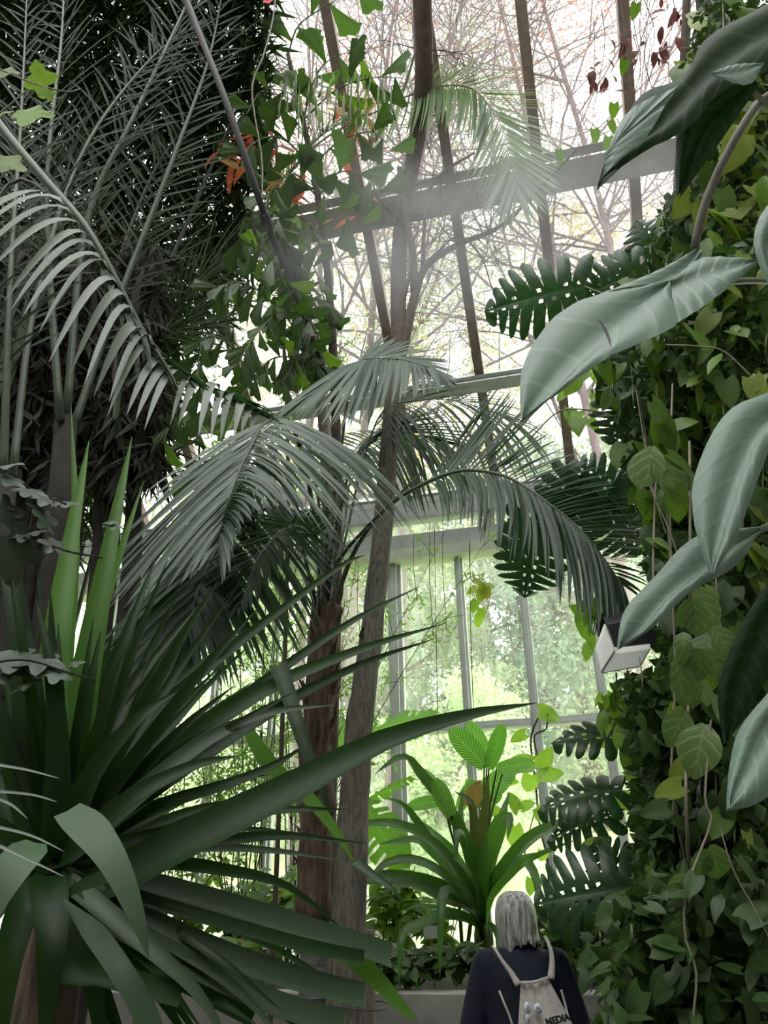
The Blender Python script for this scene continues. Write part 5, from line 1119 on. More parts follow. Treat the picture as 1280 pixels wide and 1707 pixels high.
# ---- white box with black insert hung on the vine wall
bx = P(1040, 1090, 3.7); wb = thing('white_box', 'white tapered box holding a black container, hung in the vines by the window', 'box', bx)
def hexa(name, mat, fr, bk, lab=None):
    V = [P(*q) for q in fr] + [P(*q) for q in bk]; mb = MB(); mb.add(V, [(0, 1, 2, 3), (7, 6, 5, 4), (0, 4, 5, 1), (1, 5, 6, 2), (2, 6, 7, 3), (3, 7, 4, 0)]); o = mb.build(name, M[mat], wb, False, label=lab); o.modifiers.new('b', 'BEVEL').width = .006
hexa('box_shell', 'white', [(1022, 1088, 3.55), (1086, 1080, 3.55), (1068, 1112, 3.55), (1000, 1124, 3.55)], [(1010, 1040, 3.85), (1080, 1035, 3.9), (1050, 1100, 3.9), (992, 1085, 3.85)])
hexa('side_panel', 'white', [(1009, 1040, 3.56), (1026, 1084, 3.54), (1002, 1122, 3.54), (993, 1084, 3.56)], [(1007, 1038, 3.60), (1024, 1082, 3.60), (1000, 1120, 3.60), (991, 1082, 3.60)])
hexa('black_insert', 'black', [(1012, 1040, 3.6), (1095, 1020, 3.6), (1095, 1080, 3.6), (1026, 1085, 3.6)], [(1000, 1020, 3.9), (1080, 1010, 3.9), (1080, 1060, 3.9), (1010, 1060, 3.9)])
hexa('fitting', 'black', [(994, 1022, 3.8), (1010, 1022, 3.8), (1012, 1060, 3.8), (996, 1062, 3.8)], [(996, 1020, 3.9), (1012, 1020, 3.9), (1014, 1058, 3.9), (998, 1060, 3.9)])

# ---- giant grey-green leaves in front
ps = P(1330, 700, 1.7); pg = thing('giant_leaf_climber', 'climber holding huge smooth grey-green leaves in front of the vine wall', 'plant', Vector((ps.x, ps.y, 0)))
strand(pg, [Vector((ps.x, ps.y, 0)), P(1340, 1300, 1.7), P(1330, 700, 1.7), P(1330, 300, 1.7), P(1310, 60, 1.8)], .03, 'stem_grey', 20)
def big(tip, spine, left, right, mat='philo', lobes=None, lab=None, curl=.02, ny=18, nx=4):
    """large leaf lofted from a spine and two edge lines, all given from base to tip"""
    c = spline(PL(spine), ny + 1); l = spline(PL(left), ny + 1); r = spline(PL(right), ny + 1); V = []; F = []; UV = []
    for i in range(ny + 1):
        nn = (r[i] - l[i]).cross(c[min(ny, i + 1)] - c[max(0, i - 1)]); nn = nn.normalized() if nn.length > 1e-9 else Vector((0, -1, 0))
        if nn.dot(CAM - c[i]) < 0: nn = -nn
        for j in range(-nx, nx + 1):
            f = abs(j) / nx; e = l[i] if j < 0 else r[i]; p = c[i].lerp(e, f) + nn * curl * math.sin(math.pi * f * .9) + nn * .0014 * math.sin(i * 2.2) * f
            V.append(p); UV.append((j / nx * .5 + .5, i / ny))
    m = 2 * nx + 1
    for i in range(ny):
        for j in range(2 * nx): a = i * m + j; F.append((a, a + 1, a + m + 1, a + m))
    return link('giant_leaf', new_mesh('giant_leaf', V, F, M[mat], True, UV), None, pg, label=lab)
# largest leaf, with basal lobes and a dark slit
S_B = [(1112, 475, 1.25), (1040, 530, 1.22), (960, 610, 1.18), (900, 680, 1.15), (868, 704, 1.13)]
big(None, S_B, [(1110, 474, 1.25), (1000, 492, 1.24), (925, 530, 1.22), (872, 610, 1.18), (866, 703, 1.13)], [(1114, 477, 1.25), (1130, 540, 1.2), (1020, 595, 1.17), (935, 655, 1.15), (870, 705, 1.13)], curl=.012)
big(None, [(1114, 474, 1.25), (1150, 445, 1.27), (1163, 415, 1.28)], [(1000, 492, 1.24), (1090, 455, 1.26), (1163, 416, 1.28)], [(1114, 476, 1.25), (1140, 462, 1.26), (1166, 430, 1.28)], curl=.01, lab='upper basal lobe of the largest leaf')
big(None, [(1114, 477, 1.25), (1190, 455, 1.24), (1262, 438, 1.24)], [(1114, 476, 1.25), (1170, 432, 1.26), (1262, 436, 1.24)], [(1130, 540, 1.2), (1190, 500, 1.21), (1264, 440, 1.24)], curl=.01, lab='lower basal lobe of the largest leaf')
V = PL([(998, 533, 1.165), (1006, 545, 1.16), (1014, 562, 1.155), (1019, 580, 1.15)]); Vg, Fg, Ug = blade_geo(spline(V, 8), .006, CAM - V[0], .1, lambda u: math.sin(math.pi * (u * .9 + .05))); link('slit', new_mesh('slit', Vg, Fg, M['black'], True, Ug), None, pg)
# drooping leaf at the top, its backlit darkness put into the colour
big(None, [(1300, 40, 1.3), (1200, 110, 1.3), (1110, 200, 1.28), (1040, 260, 1.26), (993, 318, 1.25)], [(1300, 0, 1.34), (1180, 65, 1.33), (1140, 130, 1.32), (1060, 170, 1.30), (993, 316, 1.25)], [(1310, 110, 1.28), (1200, 160, 1.27), (1150, 215, 1.26), (1060, 265, 1.25), (994, 320, 1.25)], 'philo_dark', curl=.02)
big(None, [(1010, 250, 1.24), (1005, 280, 1.24), (994, 318, 1.24)], [(1130, 142, 1.28), (1040, 195, 1.26), (993, 317, 1.24)], [(1125, 150, 1.27), (1070, 240, 1.25), (995, 319, 1.24)], 'philo', curl=.006, lab='turned pale edge of the drooping leaf')
big(None, [(1250, 140, 1.36), (1180, 200, 1.36), (1150, 260, 1.36), (1128, 330, 1.36)], [(1240, 130, 1.36), (1140, 190, 1.36), (1125, 270, 1.36), (1126, 332, 1.36)], [(1260, 150, 1.36), (1240, 180, 1.36), (1185, 260, 1.36), (1130, 336, 1.36)], 'philo_dark')
big(None, [(1185, 125, 1.22), (1225, 122, 1.22), (1272, 108, 1.22)], [(1185, 122, 1.22), (1225, 108, 1.22), (1272, 106, 1.22)], [(1185, 127, 1.22), (1245, 142, 1.22), (1272, 110, 1.22)], 'philo', curl=.004)
# leaf at the right edge, hanging down to a point
big(None, [(1300, 690, 1.2), (1262, 720, 1.18), (1225, 800, 1.16), (1195, 900, 1.14), (1182, 962, 1.13)], [(1296, 650, 1.2), (1210, 690, 1.19), (1158, 790, 1.17), (1155, 870, 1.15), (1180, 960, 1.13)], [(1310, 690, 1.2), (1285, 740, 1.18), (1255, 820, 1.16), (1225, 900, 1.14), (1184, 964, 1.13)], 'philo', curl=.015)
big(None, [(1262, 886, 1.3), (1200, 925, 1.28), (1110, 1000, 1.26), (1060, 1060, 1.24), (1027, 1085, 1.23)], [(1262, 880, 1.3), (1160, 895, 1.29), (1085, 970, 1.28), (1040, 1020, 1.25), (1026, 1083, 1.23)], [(1264, 890, 1.3), (1225, 945, 1.28), (1150, 990, 1.26), (1085, 1050, 1.24), (1028, 1086, 1.23)], 'philo', curl=.012)
big(None, [(1310, 1160, 1.2), (1270, 1220, 1.18), (1235, 1300, 1.16), (1210, 1352, 1.15)], [(1300, 1130, 1.2), (1235, 1210, 1.19), (1216, 1270, 1.18), (1208, 1352, 1.15)], [(1330, 1250, 1.2), (1310, 1300, 1.17), (1260, 1342, 1.16), (1212, 1354, 1.15)], 'philo', curl=.015)
big(None, [(1330, 330, 1.1), (1300, 380, 1.1), (1275, 420, 1.1), (1290, 500, 1.1)], [(1290, 330, 1.1), (1262, 370, 1.1), (1256, 420, 1.1), (1288, 500, 1.1)], [(1360, 340, 1.1), (1340, 400, 1.1), (1320, 450, 1.1), (1292, 502, 1.1)], 'philo', curl=.015)
big(None, [(1290, 1000, 1.45), (1250, 1080, 1.45), (1215, 1170, 1.45), (1205, 1240, 1.45)], [(1270, 980, 1.45), (1225, 1060, 1.45), (1195, 1150, 1.45), (1203, 1240, 1.45)], [(1310, 1020, 1.45), (1290, 1100, 1.45), (1250, 1180, 1.45), (1207, 1242, 1.45)], 'philo_dark')
for q in ([(1330, 700, 1.7), (1290, 760, 1.5), (1270, 700, 1.25), (1285, 690, 1.2)], [(1340, 500, 1.6), (1290, 470, 1.5), (1200, 470, 1.35), (1114, 476, 1.26)], [(1330, 900, 1.7), (1310, 870, 1.5), (1262, 885, 1.3)], [(1325, 100, 1.8), (1300, 180, 1.6), (1240, 140, 1.38)], [(1340, 1150, 1.6), (1320, 1150, 1.4), (1310, 1160, 1.2)]):
    strand(pg, PL(q), .008, 'stem', 12, 'leaf_stalk')
mb = MB(); cst = spline(PL([(1300, 150, 1.5), (1262, 175, 1.5), (1215, 250, 1.5), (1175, 340, 1.55), (1157, 415, 1.6)]), 16); mb.tube(cst, .012, 10); mb.build('stout_stalk', M['stem_grey'], pg)
# ================================================================== FISHTAIL PALM AND THINGS UNDER THE ROOF
random.seed(23)
def fish_geo(seed, ww=.33):
    """wedge leaflet: narrow base, wide ragged slanting end"""
    rnd = random.Random(seed); V = []; F = []; UV = []; nu, nv = 5, 6
    for i in range(nu + 1):
        u = i / nu; w = .05 + ww * u ** 1.1
        for j in range(nv + 1):
            v = j / nv - .5; y = u * (1 - .42 * abs(v + .25) - (.10 * rnd.random() if i == nu else 0)); V.append(Vector((v * w * (1 + .2 * u), y, .10 * math.sin(v * 14) * w - .18 * u * u))); UV.append((j / nv, u))
    for i in range(nu):
        for j in range(nv): a = i * (nv + 1) + j; F.append((a, a + 1, a + nv + 2, a + nv + 1))
    return V, F, UV
PR['fish'] = [new_mesh('leaf', *fish_geo(s)[:2], M['fishtail'], True) for s in range(5)]
PR['fishw'] = [new_mesh('leaf', *fish_geo(s + 20, .48)[:2], M['fishtail'], True) for s in range(5)]
PR['fishlit'] = [new_mesh('leaf', *fish_geo(s + 9)[:2], M['pothos'], True) for s in range(4)]
fb = GBASE(545, 5.7); ftp = thing('fishtail_palm', 'fishtail palm with masses of ragged wedge-shaped leaflets hanging before the sloping glass', 'palm', fb)
mb = MB(); mb.tube(spline([fb, P(560, 1000, 5.8), P(560, 700, 5.6), P(548, 480, 5.4), P(530, 330, 5.2), P(505, 200, 5.0), P(480, 90, 4.9)], 20), [.05 - .0015 * i for i in range(20)], 8); mb.build('trunk', M['bark_brown'], ftp)
def fish_branch(q, n, spx, key='fish', down=.6, r=.010):
    c = spline(PL(q), 24); mb = MB(); mb.tube(c, [r * (1 - .7 * i / 23) for i in range(24)], 5); br = mb.build('leaf_rib', M['stem'], ftp)
    for k in range(n):
        u = .06 + .94 * (k + .5) / n; p, T = curve_at(c, u); sd = 1 if k % 2 else -1; S = T.cross((CAM - p).normalized()).normalized() * sd
        d = T * R(.2, .8) + S * R(.5, 1.1) - ZV * down * R(.4, 1.5); s = spx * m_per_px(p) * R(.7, 1.25); me = random.choice(PR[key if R(0, 1) < .85 else 'fishlit'])
        link('leaflet', me, None, br, basis(p, d, (CAM - p).normalized() + Vector((R(-.7, .7), R(-.3, .3), R(-.5, .7))), s))
for q, n in (
    ([(545, 640, 5.6), (500, 560, 5.0), (450, 500, 4.6), (400, 470, 4.3), (360, 480, 4.2)], 26),
    ([(548, 600, 5.6), (500, 500, 4.9), (440, 420, 4.5), (395, 390, 4.3)], 26),
    ([(545, 620, 5.6), (520, 540, 4.9), (470, 520, 4.6), (425, 560, 4.4), (395, 610, 4.3)], 26),
    ([(545, 560, 5.5), (505, 460, 5.0), (470, 400, 4.8), (455, 350, 4.7)], 24),
    ([(545, 640, 5.6), (500, 600, 5.0), (450, 600, 4.7), (410, 650, 4.5), (385, 700, 4.4)], 22),
    ([(545, 560, 5.5), (540, 500, 5.2), (520, 440, 5.0), (490, 440, 4.9)], 20),
    ([(545, 650, 5.6), (530, 600, 5.2), (500, 590, 5.0), (470, 640, 4.8)], 18),
    ([(540, 420, 5.3), (510, 370, 5.0), (460, 350, 4.8), (420, 370, 4.7)], 20),
    ([(420, 600, 4.6), (350, 560, 4.5), (330, 620, 4.5), (350, 700, 4.5)], 16),
    ([(330, 830, 5.2), (330, 720, 4.9), (300, 680, 4.8), (270, 740, 4.7)], 12)):
    fish_branch(q, int(n * .95), 56, down=1.5)
for q, n, sp in (
    ([(530, 330, 5.2), (560, 290, 4.9), (600, 290, 4.8), (640, 330, 4.7)], 14, 66),
    ([(505, 200, 5.0), (490, 160, 4.8), (440, 150, 4.7), (410, 190, 4.6)], 12, 58),
    ([(505, 200, 5.0), (530, 120, 4.8), (570, 90, 4.7), (610, 90, 4.6)], 12, 62),
    ([(480, 90, 4.9), (500, 40, 4.8), (560, 0, 4.7), (600, -30, 4.6)], 12, 64),
    ([(505, 200, 5.0), (560, 150, 4.8), (620, 130, 4.7), (670, 130, 4.6)], 13, 66),
    ([(520, 280, 5.1), (470, 230, 4.8), (420, 240, 4.7), (400, 280, 4.6)], 14, 56),
    ([(530, 330, 5.2), (490, 290, 4.9), (450, 320, 4.8), (440, 370, 4.7)], 16, 60),
    ([(520, 280, 5.1), (560, 240, 4.9), (620, 220, 4.8), (660, 260, 4.7)], 14, 60),
    ([(530, 330, 5.2), (520, 300, 5.0), (560, 350, 4.9), (610, 380, 4.8)], 14, 62)):
    fish_branch(q, int(n * .52), sp * .98, 'fishw', down=.35)
# hanging fruit strings of the fishtail palm
fs = MB()
for k in range(34):
    x = R(480, 660); y = R(120, 190); q = P(x, y, 4.7); L_ = R(.25, .6); fs.tube([q, q + Vector((R(-.02, .02), 0, -L_ * .5)), q + Vector((R(-.03, .03), 0, -L_))], R(.006, .012), 4)
fs.build('flower_strings', M['stem'], ftp, kind='stuff')
for k in range(44):
    x = R(470, 640); y = R(110, 200); q = P(x, y, 4.75); L_ = R(.18, .42); V, F, UV = blade_geo([q, q + Vector((R(-.02, .02), 0, -L_ * .5)), q + Vector((R(-.04, .04), 0, -L_))], R(.02, .045), Vector((R(-.5, .5), -1, 0)), .3)
    link('drooping_leaflet', new_mesh('drooping_leaflet', V, F, M[random.choice(['pothos_yellow', 'fishtail', 'pothos'])], True, UV), None, ftp)
# coppery shrub leaves glowing behind it
cpv = thing('copper_leaf_shrub', 'spray of rusty orange and red leaves glowing behind the fishtail leaflets', 'shrub', GBASE(480, 5.3))
strand(cpv, [GBASE(480, 5.3), P(480, 900, 5.4), P(470, 500, 5.3), P(460, 230, 5.2)], .02, 'bark_brown', 16)
PR['copper'] = protos('copper', M['redleaf'], 'lance', 3, W=.4, nu=5); PR['gold'] = protos('gold', M['autumn'], 'lance', 3, W=.45, nu=5)
for k in range(60):
    x, y = random.choice([(390, 250), (470, 240), (590, 240), (580, 340), (500, 300), (470, 330), (420, 280), (600, 200)]); p = P(x + R(-30, 30), y + R(-30, 30), 5.2); put(cpv, random.choice(['copper', 'gold', 'copper']), p, (R(-1, 1), R(-.5, .5), R(-1, .5)), (R(-.5, .5), -1, .3), R(.16, .30))
# black pipe slung under the roof
bp = thing('black_pipe', 'long black pipe running down under the sloping glass, in front of the dark thicket', 'pipe', P(310, -60, 3.9))
mb = MB(); cp = spline(PL([(290, -60, 3.75), (318, 20, 3.85), (375, 165, 4.0), (428, 320, 4.3), (452, 390, 4.6), (478, 450, 4.8), (512, 540, 5.1), (548, 640, 5.4)]), 30); mb.tube(cp, .028, 10); mb.build('pipe', M['metal_dark'], bp)
mb = MB(); a = cp[15]; mb.tube([cp[14], cp[16]], .042, 10); mb.build('coupling', M['metal_dark'], bp)
mb = MB(); mb.tube([cp[15], cp[15] + RN * .9], .01, 5); mb.build('hanger', M['metal'], bp)
# white PVC-like thin hose
hs = thing('pale_hose', 'thin pale grey hose dangling beside the black pipe near the top', 'hose', P(470, -20, 4.2)); strand(hs, PL([(462, -30, 4.2), (455, 30, 4.2), (440, 90, 4.2), (420, 150, 4.25), (436, 260, 4.3), (437, 330, 4.3)]), .008, 'stem_grey', 20, 'hose')
# pink flower at the top
pf = thing('pink_flower', 'small bright pink flower hanging at the very top by the pale hose', 'flower', P(446, 5, 4.1))
pm = leafm('petal', (.75, .05, .12), (.9, .1, .2), rough=.5, tf=.4); PR['petal'] = [new_mesh('petal', *leaf_grid(L=1, W=.7, shape='oval', nu=5)[:2], pm, True)]
for k in range(5): a = k * 1.256; link('petal', PR['petal'][0], None, pf, basis(P(446, 3, 4.1), Vector((math.cos(a), -.5, math.sin(a))), Vector((0, -1, 0)), .05))
strand(pf, [P(446, 3, 4.1), P(450, -40, 4.1)], .003, 'stem')
# hanging dead leaves in the twigs at the top right
dl_ = thing('withered_vine', 'withered maroon leaves hanging on roots beneath the roof at the top right', 'vine', P(1050, 60, 3.9))
for k in range(12): x = R(985, 1140); y = R(-30, 60); strand(dl_, PL([(x, y, 3.9), (x + R(-20, 20), y + 60, 3.9), (x + R(-20, 20), y + R(90, 160), 3.9)]), .004, 'bark_brown', 8)
PR['wither'] = protos('wither', leafm('wither', (.13, .045, .045), (.22, .08, .07), rough=.7, tf=.3), 'oval', 4, W=.6, nu=6, droop=.6)
for k in range(46):
    x, y = random.choice([(1040, 75), (1060, 70), (1080, 85), (1108, 80), (1000, 110), (1110, 40), (1000, 140), (1040, 50), (1120, 10)]); put(dl_, 'wither', P(x + R(-25, 25), y + R(-18, 18), 3.9), (R(-.8, .8), R(-.4, .4), R(-1, .2)), (R(-.6, .6), -1, .3), R(.05, .12))
for (x, y) in ((1058, 18), (1040, 112), (1023, 185), (1022, 213), (993, 228), (935, 262), (1012, 240)): hl(dl_, x, y, 3.85, 24, R(-120, -60), 'pothos')
# dark trunk line at upper right behind the vines
ut = thing('reddish_trunk', 'slim reddish-brown trunk at the top right in front of the twigs', 'tree', GBASE(1130, 4.6)); mb = MB(); mb.tube(spline([GBASE(1130, 4.6), P(1130, 900, 4.6), P(1128, 500, 4.5), P(1135, 200, 4.4), P(1148, -60, 4.3)], 20), [.06 - .0012 * i for i in range(20)], 9, wob=.3); mb.build('trunk', M['bark_brown'], ut)

# ================================================================== MIST drifting from the fogging nozzles
mm = bpy.data.materials.new('mist'); mm.use_nodes = True; nt = mm.node_tree; nt.nodes.clear(); out = nt.nodes.new('ShaderNodeOutputMaterial'); L = nt.links
vs = N_(nt, 'ShaderNodeVolumePrincipled'); vs.inputs['Color'].default_value = (.97, .98, 1, 1); vs.inputs['Anisotropy'].default_value = .35
tc = N_(nt, 'ShaderNodeTexCoord'); no = N_(nt, 'ShaderNodeTexNoise'); no.inputs['Scale'].default_value = 1.1; no.inputs['Detail'].default_value = 3; L.new(tc.outputs['Object'], no.inputs['Vector'])
mr = N_(nt, 'ShaderNodeMapRange'); mr.inputs[1].default_value = .42; mr.inputs[2].default_value = .72; mr.inputs[3].default_value = 0; mr.inputs[4].default_value = 1; L.new(no.outputs['Fac'], mr.inputs[0])
ln = N_(nt, 'ShaderNodeVectorMath', operation='LENGTH'); L.new(tc.outputs['Object'], ln.inputs[0])
fo = N_(nt, 'ShaderNodeMapRange'); fo.inputs[1].default_value = .25; fo.inputs[2].default_value = .98; fo.inputs[3].default_value = 1; fo.inputs[4].default_value = 0; L.new(ln.outputs['Value'], fo.inputs[0])
mu = N_(nt, 'ShaderNodeMath', operation='MULTIPLY'); L.new(mr.outputs[0], mu.inputs[0]); L.new(fo.outputs[0], mu.inputs[1])
m3 = N_(nt, 'ShaderNodeMath', operation='MULTIPLY'); m3.inputs[1].default_value = 1.5; L.new(mu.outputs[0], m3.inputs[0]); L.new(m3.outputs[0], vs.inputs['Density']); L.new(vs.outputs[0], out.inputs['Volume'])
def mist(px, py, Y, sx_, sy_, sz_, label):
    bm = bmesh.new(); bmesh.ops.create_icosphere(bm, subdivisions=3, radius=1); me = bpy.data.meshes.new('mist'); bm.to_mesh(me); bm.free(); me.materials.append(mm)
    o = bpy.data.objects.new('mist', me); COL.objects.link(o); o.location = P(px, py, Y); o.scale = (sx_, sy_, sz_); o['kind'] = 'stuff'; o['label'] = label; o['category'] = 'mist'
mist(790, 385, 4.3, 2.0, 1.0, .75, 'drifting white mist hanging across the forked trunk and the roof purlin')
mist(1112, 262, 3.3, .42, .3, .42, 'small wisp of mist curling beside the slim reddish trunk at the upper right')
# ================================================================== THE PERSON
YP = 4.6; pc = P(868, 1600, YP); PX = pc.x
pr = thing('person', 'person seen from behind with grey shoulder-length hair and navy top, standing at the planting bed', 'person', Vector((PX, YP, 0)))
skin = plain('skin', (.55, .33, .24), .5, .08, 10); navy = plain('navy', (.004, .007, .022), .85, .3, 40, .25); trous = plain('trousers', (.012, .013, .018), .85, .3, 30, .2)
hairm = plain('hair', (.13, .13, .125), .42, .55, 16, .5, stretch=(4, 4, .45), col2=(.62, .62, .60)); shoe = plain('shoe', (.02, .02, .02), .5, .2, 10)
def W(dx, dy, z): return Vector((PX + dx, YP + dy, z))
def ell(mb, c, r, n=14, m=9):
    V = []; F = []
    for i in range(m + 1):
        a = math.pi * i / m
        for j in range(n): b = 2 * math.pi * j / n; V.append(c + Vector((r[0] * math.sin(a) * math.cos(b), r[1] * math.sin(a) * math.sin(b), r[2] * math.cos(a))))
    for i in range(m):
        for j in range(n): F.append((i * n + j, (i + 1) * n + j, (i + 1) * n + (j + 1) % n, i * n + (j + 1) % n))
    mb.add(V, F)
def ring_loft(mb, rows, n=24):
    """rows = (centre, rx, ry)"""
    V = []; F = []
    for c, rx, ry in rows:
        for j in range(n): a = 2 * math.pi * j / n; V.append(c + Vector((rx * math.cos(a), ry * math.sin(a), 0)))
    for i in range(len(rows) - 1):
        for j in range(n): F.append((i * n + j, i * n + (j + 1) % n, (i + 1) * n + (j + 1) % n, (i + 1) * n + j))
    F.append(tuple(range(n - 1, -1, -1))); F.append(tuple(range((len(rows) - 1) * n, len(rows) * n))); mb.add(V, F)
def remeshed(mb, name, mat, vox=.012, sm=4, lab=None, kind=None):
    o = mb.build(name, mat, pr, True, label=lab); m = o.modifiers.new('r', 'REMESH'); m.mode = 'VOXEL'; m.voxel_size = vox; m.use_smooth_shade = True
    m = o.modifiers.new('sm', 'SMOOTH'); m.iterations = sm; m.factor = .6; return o
def limb_(mb, pts, rr, n=14): mb.tube(spline(pts, 12), [rr[0] + (rr[1] - rr[0]) * i / 11 for i in range(12)], n); ell(mb, Vector(pts[0]), (rr[0],) * 3); ell(mb, Vector(pts[-1]), (rr[1],) * 3)
hx = .0; hc = W(-.006, .03, 1.478)
# body: one surface - head, neck, torso, arms with fingers, legs
b = MB(); ell(b, hc, (.076, .095, .112)); ell(b, hc + Vector((-.01, .05, -.05)), (.055, .05, .06)); ell(b, hc + Vector((-.012, .103, -.015)), (.013, .022, .022))
for s in (-1, 1): ell(b, hc + Vector((s * .078, .005, -.01)), (.010, .018, .030))
limb_(b, [W(0, .02, 1.28), W(-.008, .03, 1.42)], (.060, .052))
ring_loft(b, [(W(0, .0, .86), .165, .115), (W(0, 0, .95), .16, .11), (W(0, 0, 1.05), .14, .10), (W(0, 0, 1.18), .16, .105), (W(0, .01, 1.28), .165, .09), (W(0, .02, 1.33), .09, .07)])
SHL, SHR = W(-.178, .01, 1.285), W(.178, .01, 1.285); ELL, ELR = W(-.265, .03, 1.00), W(.258, .02, 1.02); WRL, WRR = W(-.115, .25, 1.03), W(.10, .25, 1.06)
for S_, E_, W_ in ((SHL, ELL, WRL), (SHR, ELR, WRR)):
    limb_(b, [S_, S_.lerp(E_, .5), E_], (.050, .040)); limb_(b, [E_, E_.lerp(W_, .5), W_], (.040, .027))
    fd = (W_ - E_).normalized(); pal = W_ + fd * .05; ell(b, pal, (.036, .042, .018))
    side = fd.cross(ZV).normalized()
    for k, (o_, Lf) in enumerate(((-.03, .058), (-.011, .068), (.009, .072), (.028, .062))):
        r0 = pal + side * o_ + fd * .028; b.tube(spline([r0, r0 + fd * Lf * .5 + ZV * .006, r0 + fd * Lf - ZV * .012, r0 + fd * Lf * .95 - ZV * .03], 7), [.0095, .0092, .009, .0086, .0082, .0078, .0065], 8)
    sgn = 1 if S_ is SHL else -1; th = pal + side * sgn * .036 * 1 - fd * .015; b.tube(spline([th, th + side * sgn * .02 + fd * .02, th + side * sgn * .022 + fd * .05], 5), [.0115, .011, .010, .009, .0075], 8)
for s in (-1, 1): limb_(b, [W(s * .085, 0, .86), W(s * .09, -.01, .48), W(s * .09, .01, .10)], (.085, .042)); ell(b, W(s * .095, .055, .045), (.038, .10, .036))
remeshed(b, 'body', skin, .009, 2)
f = MB()
for s in (-1, 1): ell(f, hc + Vector((-.012 + s * .030, .088, .012)), (.013, .010, .009))
f.build('eyes', M['white'], pr)
f = MB(); ell(f, hc + Vector((-.012, .093, -.058)), (.024, .010, .008)); f.build('lips', plain('lips', (.45, .15, .13), .5, .1), pr)
# navy long-sleeved top
t_ = MB(); ring_loft(t_, [(W(0, -.0, .82), .200, .145), (W(0, -.0, .92), .200, .145), (W(0, 0, 1.02), .188, .135), (W(0, -.005, 1.14), .190, .132), (W(0, 0, 1.23), .196, .120), (W(0, .005, 1.30), .165, .10), (W(0, .012, 1.345), .115, .082), (W(0, .018, 1.372), .078, .070)])
for S_, E_, W_ in ((SHL, ELL, WRL), (SHR, ELR, WRR)):
    limb_(t_, [S_ + Vector((0, 0, -.012)), S_.lerp(E_, .5), E_], (.075, .068)); limb_(t_, [E_, E_.lerp(W_, .5), E_.lerp(W_, .93)], (.068, .042))
remeshed(t_, 'top', navy, .011, 5)
tr_ = MB(); ring_loft(tr_, [(W(0, 0, .72), .17, .12), (W(0, 0, .80), .18, .13), (W(0, 0, .90), .175, .125)])
for s in (-1, 1): limb_(tr_, [W(s * .088, 0, .82), W(s * .092, -.01, .46), W(s * .092, .01, .10)], (.100, .068))
remeshed(tr_, 'trousers', trous, .013, 4)
for s in (-1, 1):
    q = MB(); ell(q, W(s * .095, .05, .05), (.046, .125, .048)); q.box(W(s * .095, .05, .012), (.042, .12, .012)); remeshed(q, 'shoe', shoe, .009, 3)
# hair: cap with combed locks falling to the shoulders, flicked out on one side
h_ = MB(); ell(h_, hc + Vector((0, -.014, .022)), (.092, .105, .112))
for k in range(46):
    a = rad(-200 + 220 * k / 45); dx, dy = math.cos(a), math.sin(a)
    if dy > .75: continue
    top_ = hc + Vector((dx * .03, dy * .03 - .01, .128)); L_ = R(-.135, -.095) + (-.045 if dx < -.55 else 0)
    out_ = R(.01, .035) if dx > .1 else .004
    pts = [top_, hc + Vector((dx * .074, dy * .09 - .01, .085)), hc + Vector((dx * .091, dy * .108 - .01, .0)), hc + Vector((dx * .092 + .004, dy * .106 - .01, -.075)), hc + Vector((dx * (.083 + out_) + .006, dy * (.095 + out_) - .008, L_))]
    h_.tube(spline(pts, 12), [.010, .016, .02, .021, .021, .02, .019, .018, .017, .015, .012, .006], 6)
o = h_.build('hair', hairm, pr); m = o.modifiers.new('r', 'REMESH'); m.mode = 'VOXEL'; m.voxel_size = .0045; m.use_smooth_shade = True; m = o.modifiers.new('s', 'SMOOTH'); m.iterations = 2
# phone held in front and its violet case
pm_ = plain('violet', (.09, .03, .30), .35, .4, 8, col2=(.25, .05, .30)); ph_ = thing('phone', 'violet cased phone held low in the left hand of the person', 'phone', W(-.13, .30, 1.06))
p_ = MB(); ax = (Vector((.96, .28, 0)), Vector((-.2, .7, .68)).normalized(), Vector((.19, -.65, .73)).normalized()); p_.box(W(-.17, .29, 1.085), (.045, .075, .006), ax); o = p_.build('case', pm_, ph_, False); o.modifiers.new('b', 'BEVEL').width = .005
p_ = MB(); p_.box(W(-.17, .29, 1.085) + ax[2] * .0065, (.040, .068, .001), ax); p_.build('screen', M['black'], ph_, False)
# violet item peeping at the waist on the left
sc_ = MB(); ell(sc_, W(-.165, .06, 1.005), (.055, .09, .085)); o = sc_.build('violet_item', pm_, None); o.location = (0, 0, 0); tag(o, 'violet-blue item under the left forearm of the person', 'pouch')
# canvas drawstring bag
cv_ = plain('canvas', (.50, .475, .44), .9, .10, 60, .25); bgt = thing('drawstring_bag', 'beige canvas drawstring bag with dark lettering and round badges on the back of the person', 'bag', W(.03, -.17, .80))
def BK(px, py, off=0.0):   # point on the back plane, behind the top
    return P(px, py, YP - .155 - off)
V = []; F = []; UV = []; nx, ny = 16, 18
lt, rt, lb, rb_ = (868, 1638), (913, 1630), (858, 1800), (990, 1790)
for side in (0, 1):
    for j in range(ny + 1):
        v = j / ny
        for i in range(nx + 1):
            u = i / nx; vv = v; xl = lt[0] + (lb[0] - lt[0]) * vv; xr = rt[0] + (rb_[0] - rt[0]) * min(1, vv * 1.15); x = xl + (xr - xl) * u; y = (lt[1] + (rt[1] - lt[1]) * u) + vv * 165
            bul = .052 * math.sin(math.pi * u) ** .5 * min(1, v * 1.6 + .12) * (1 if v < .93 else (1 - v) / .07 + .05); fold_ = .008 * math.sin(u * 19 + 1.2) * (1 - v) + .005 * math.sin(u * 9 + v * 4)
            V.append(BK(x, y, (bul + fold_) if side == 0 else -.004)); UV.append((u, v))
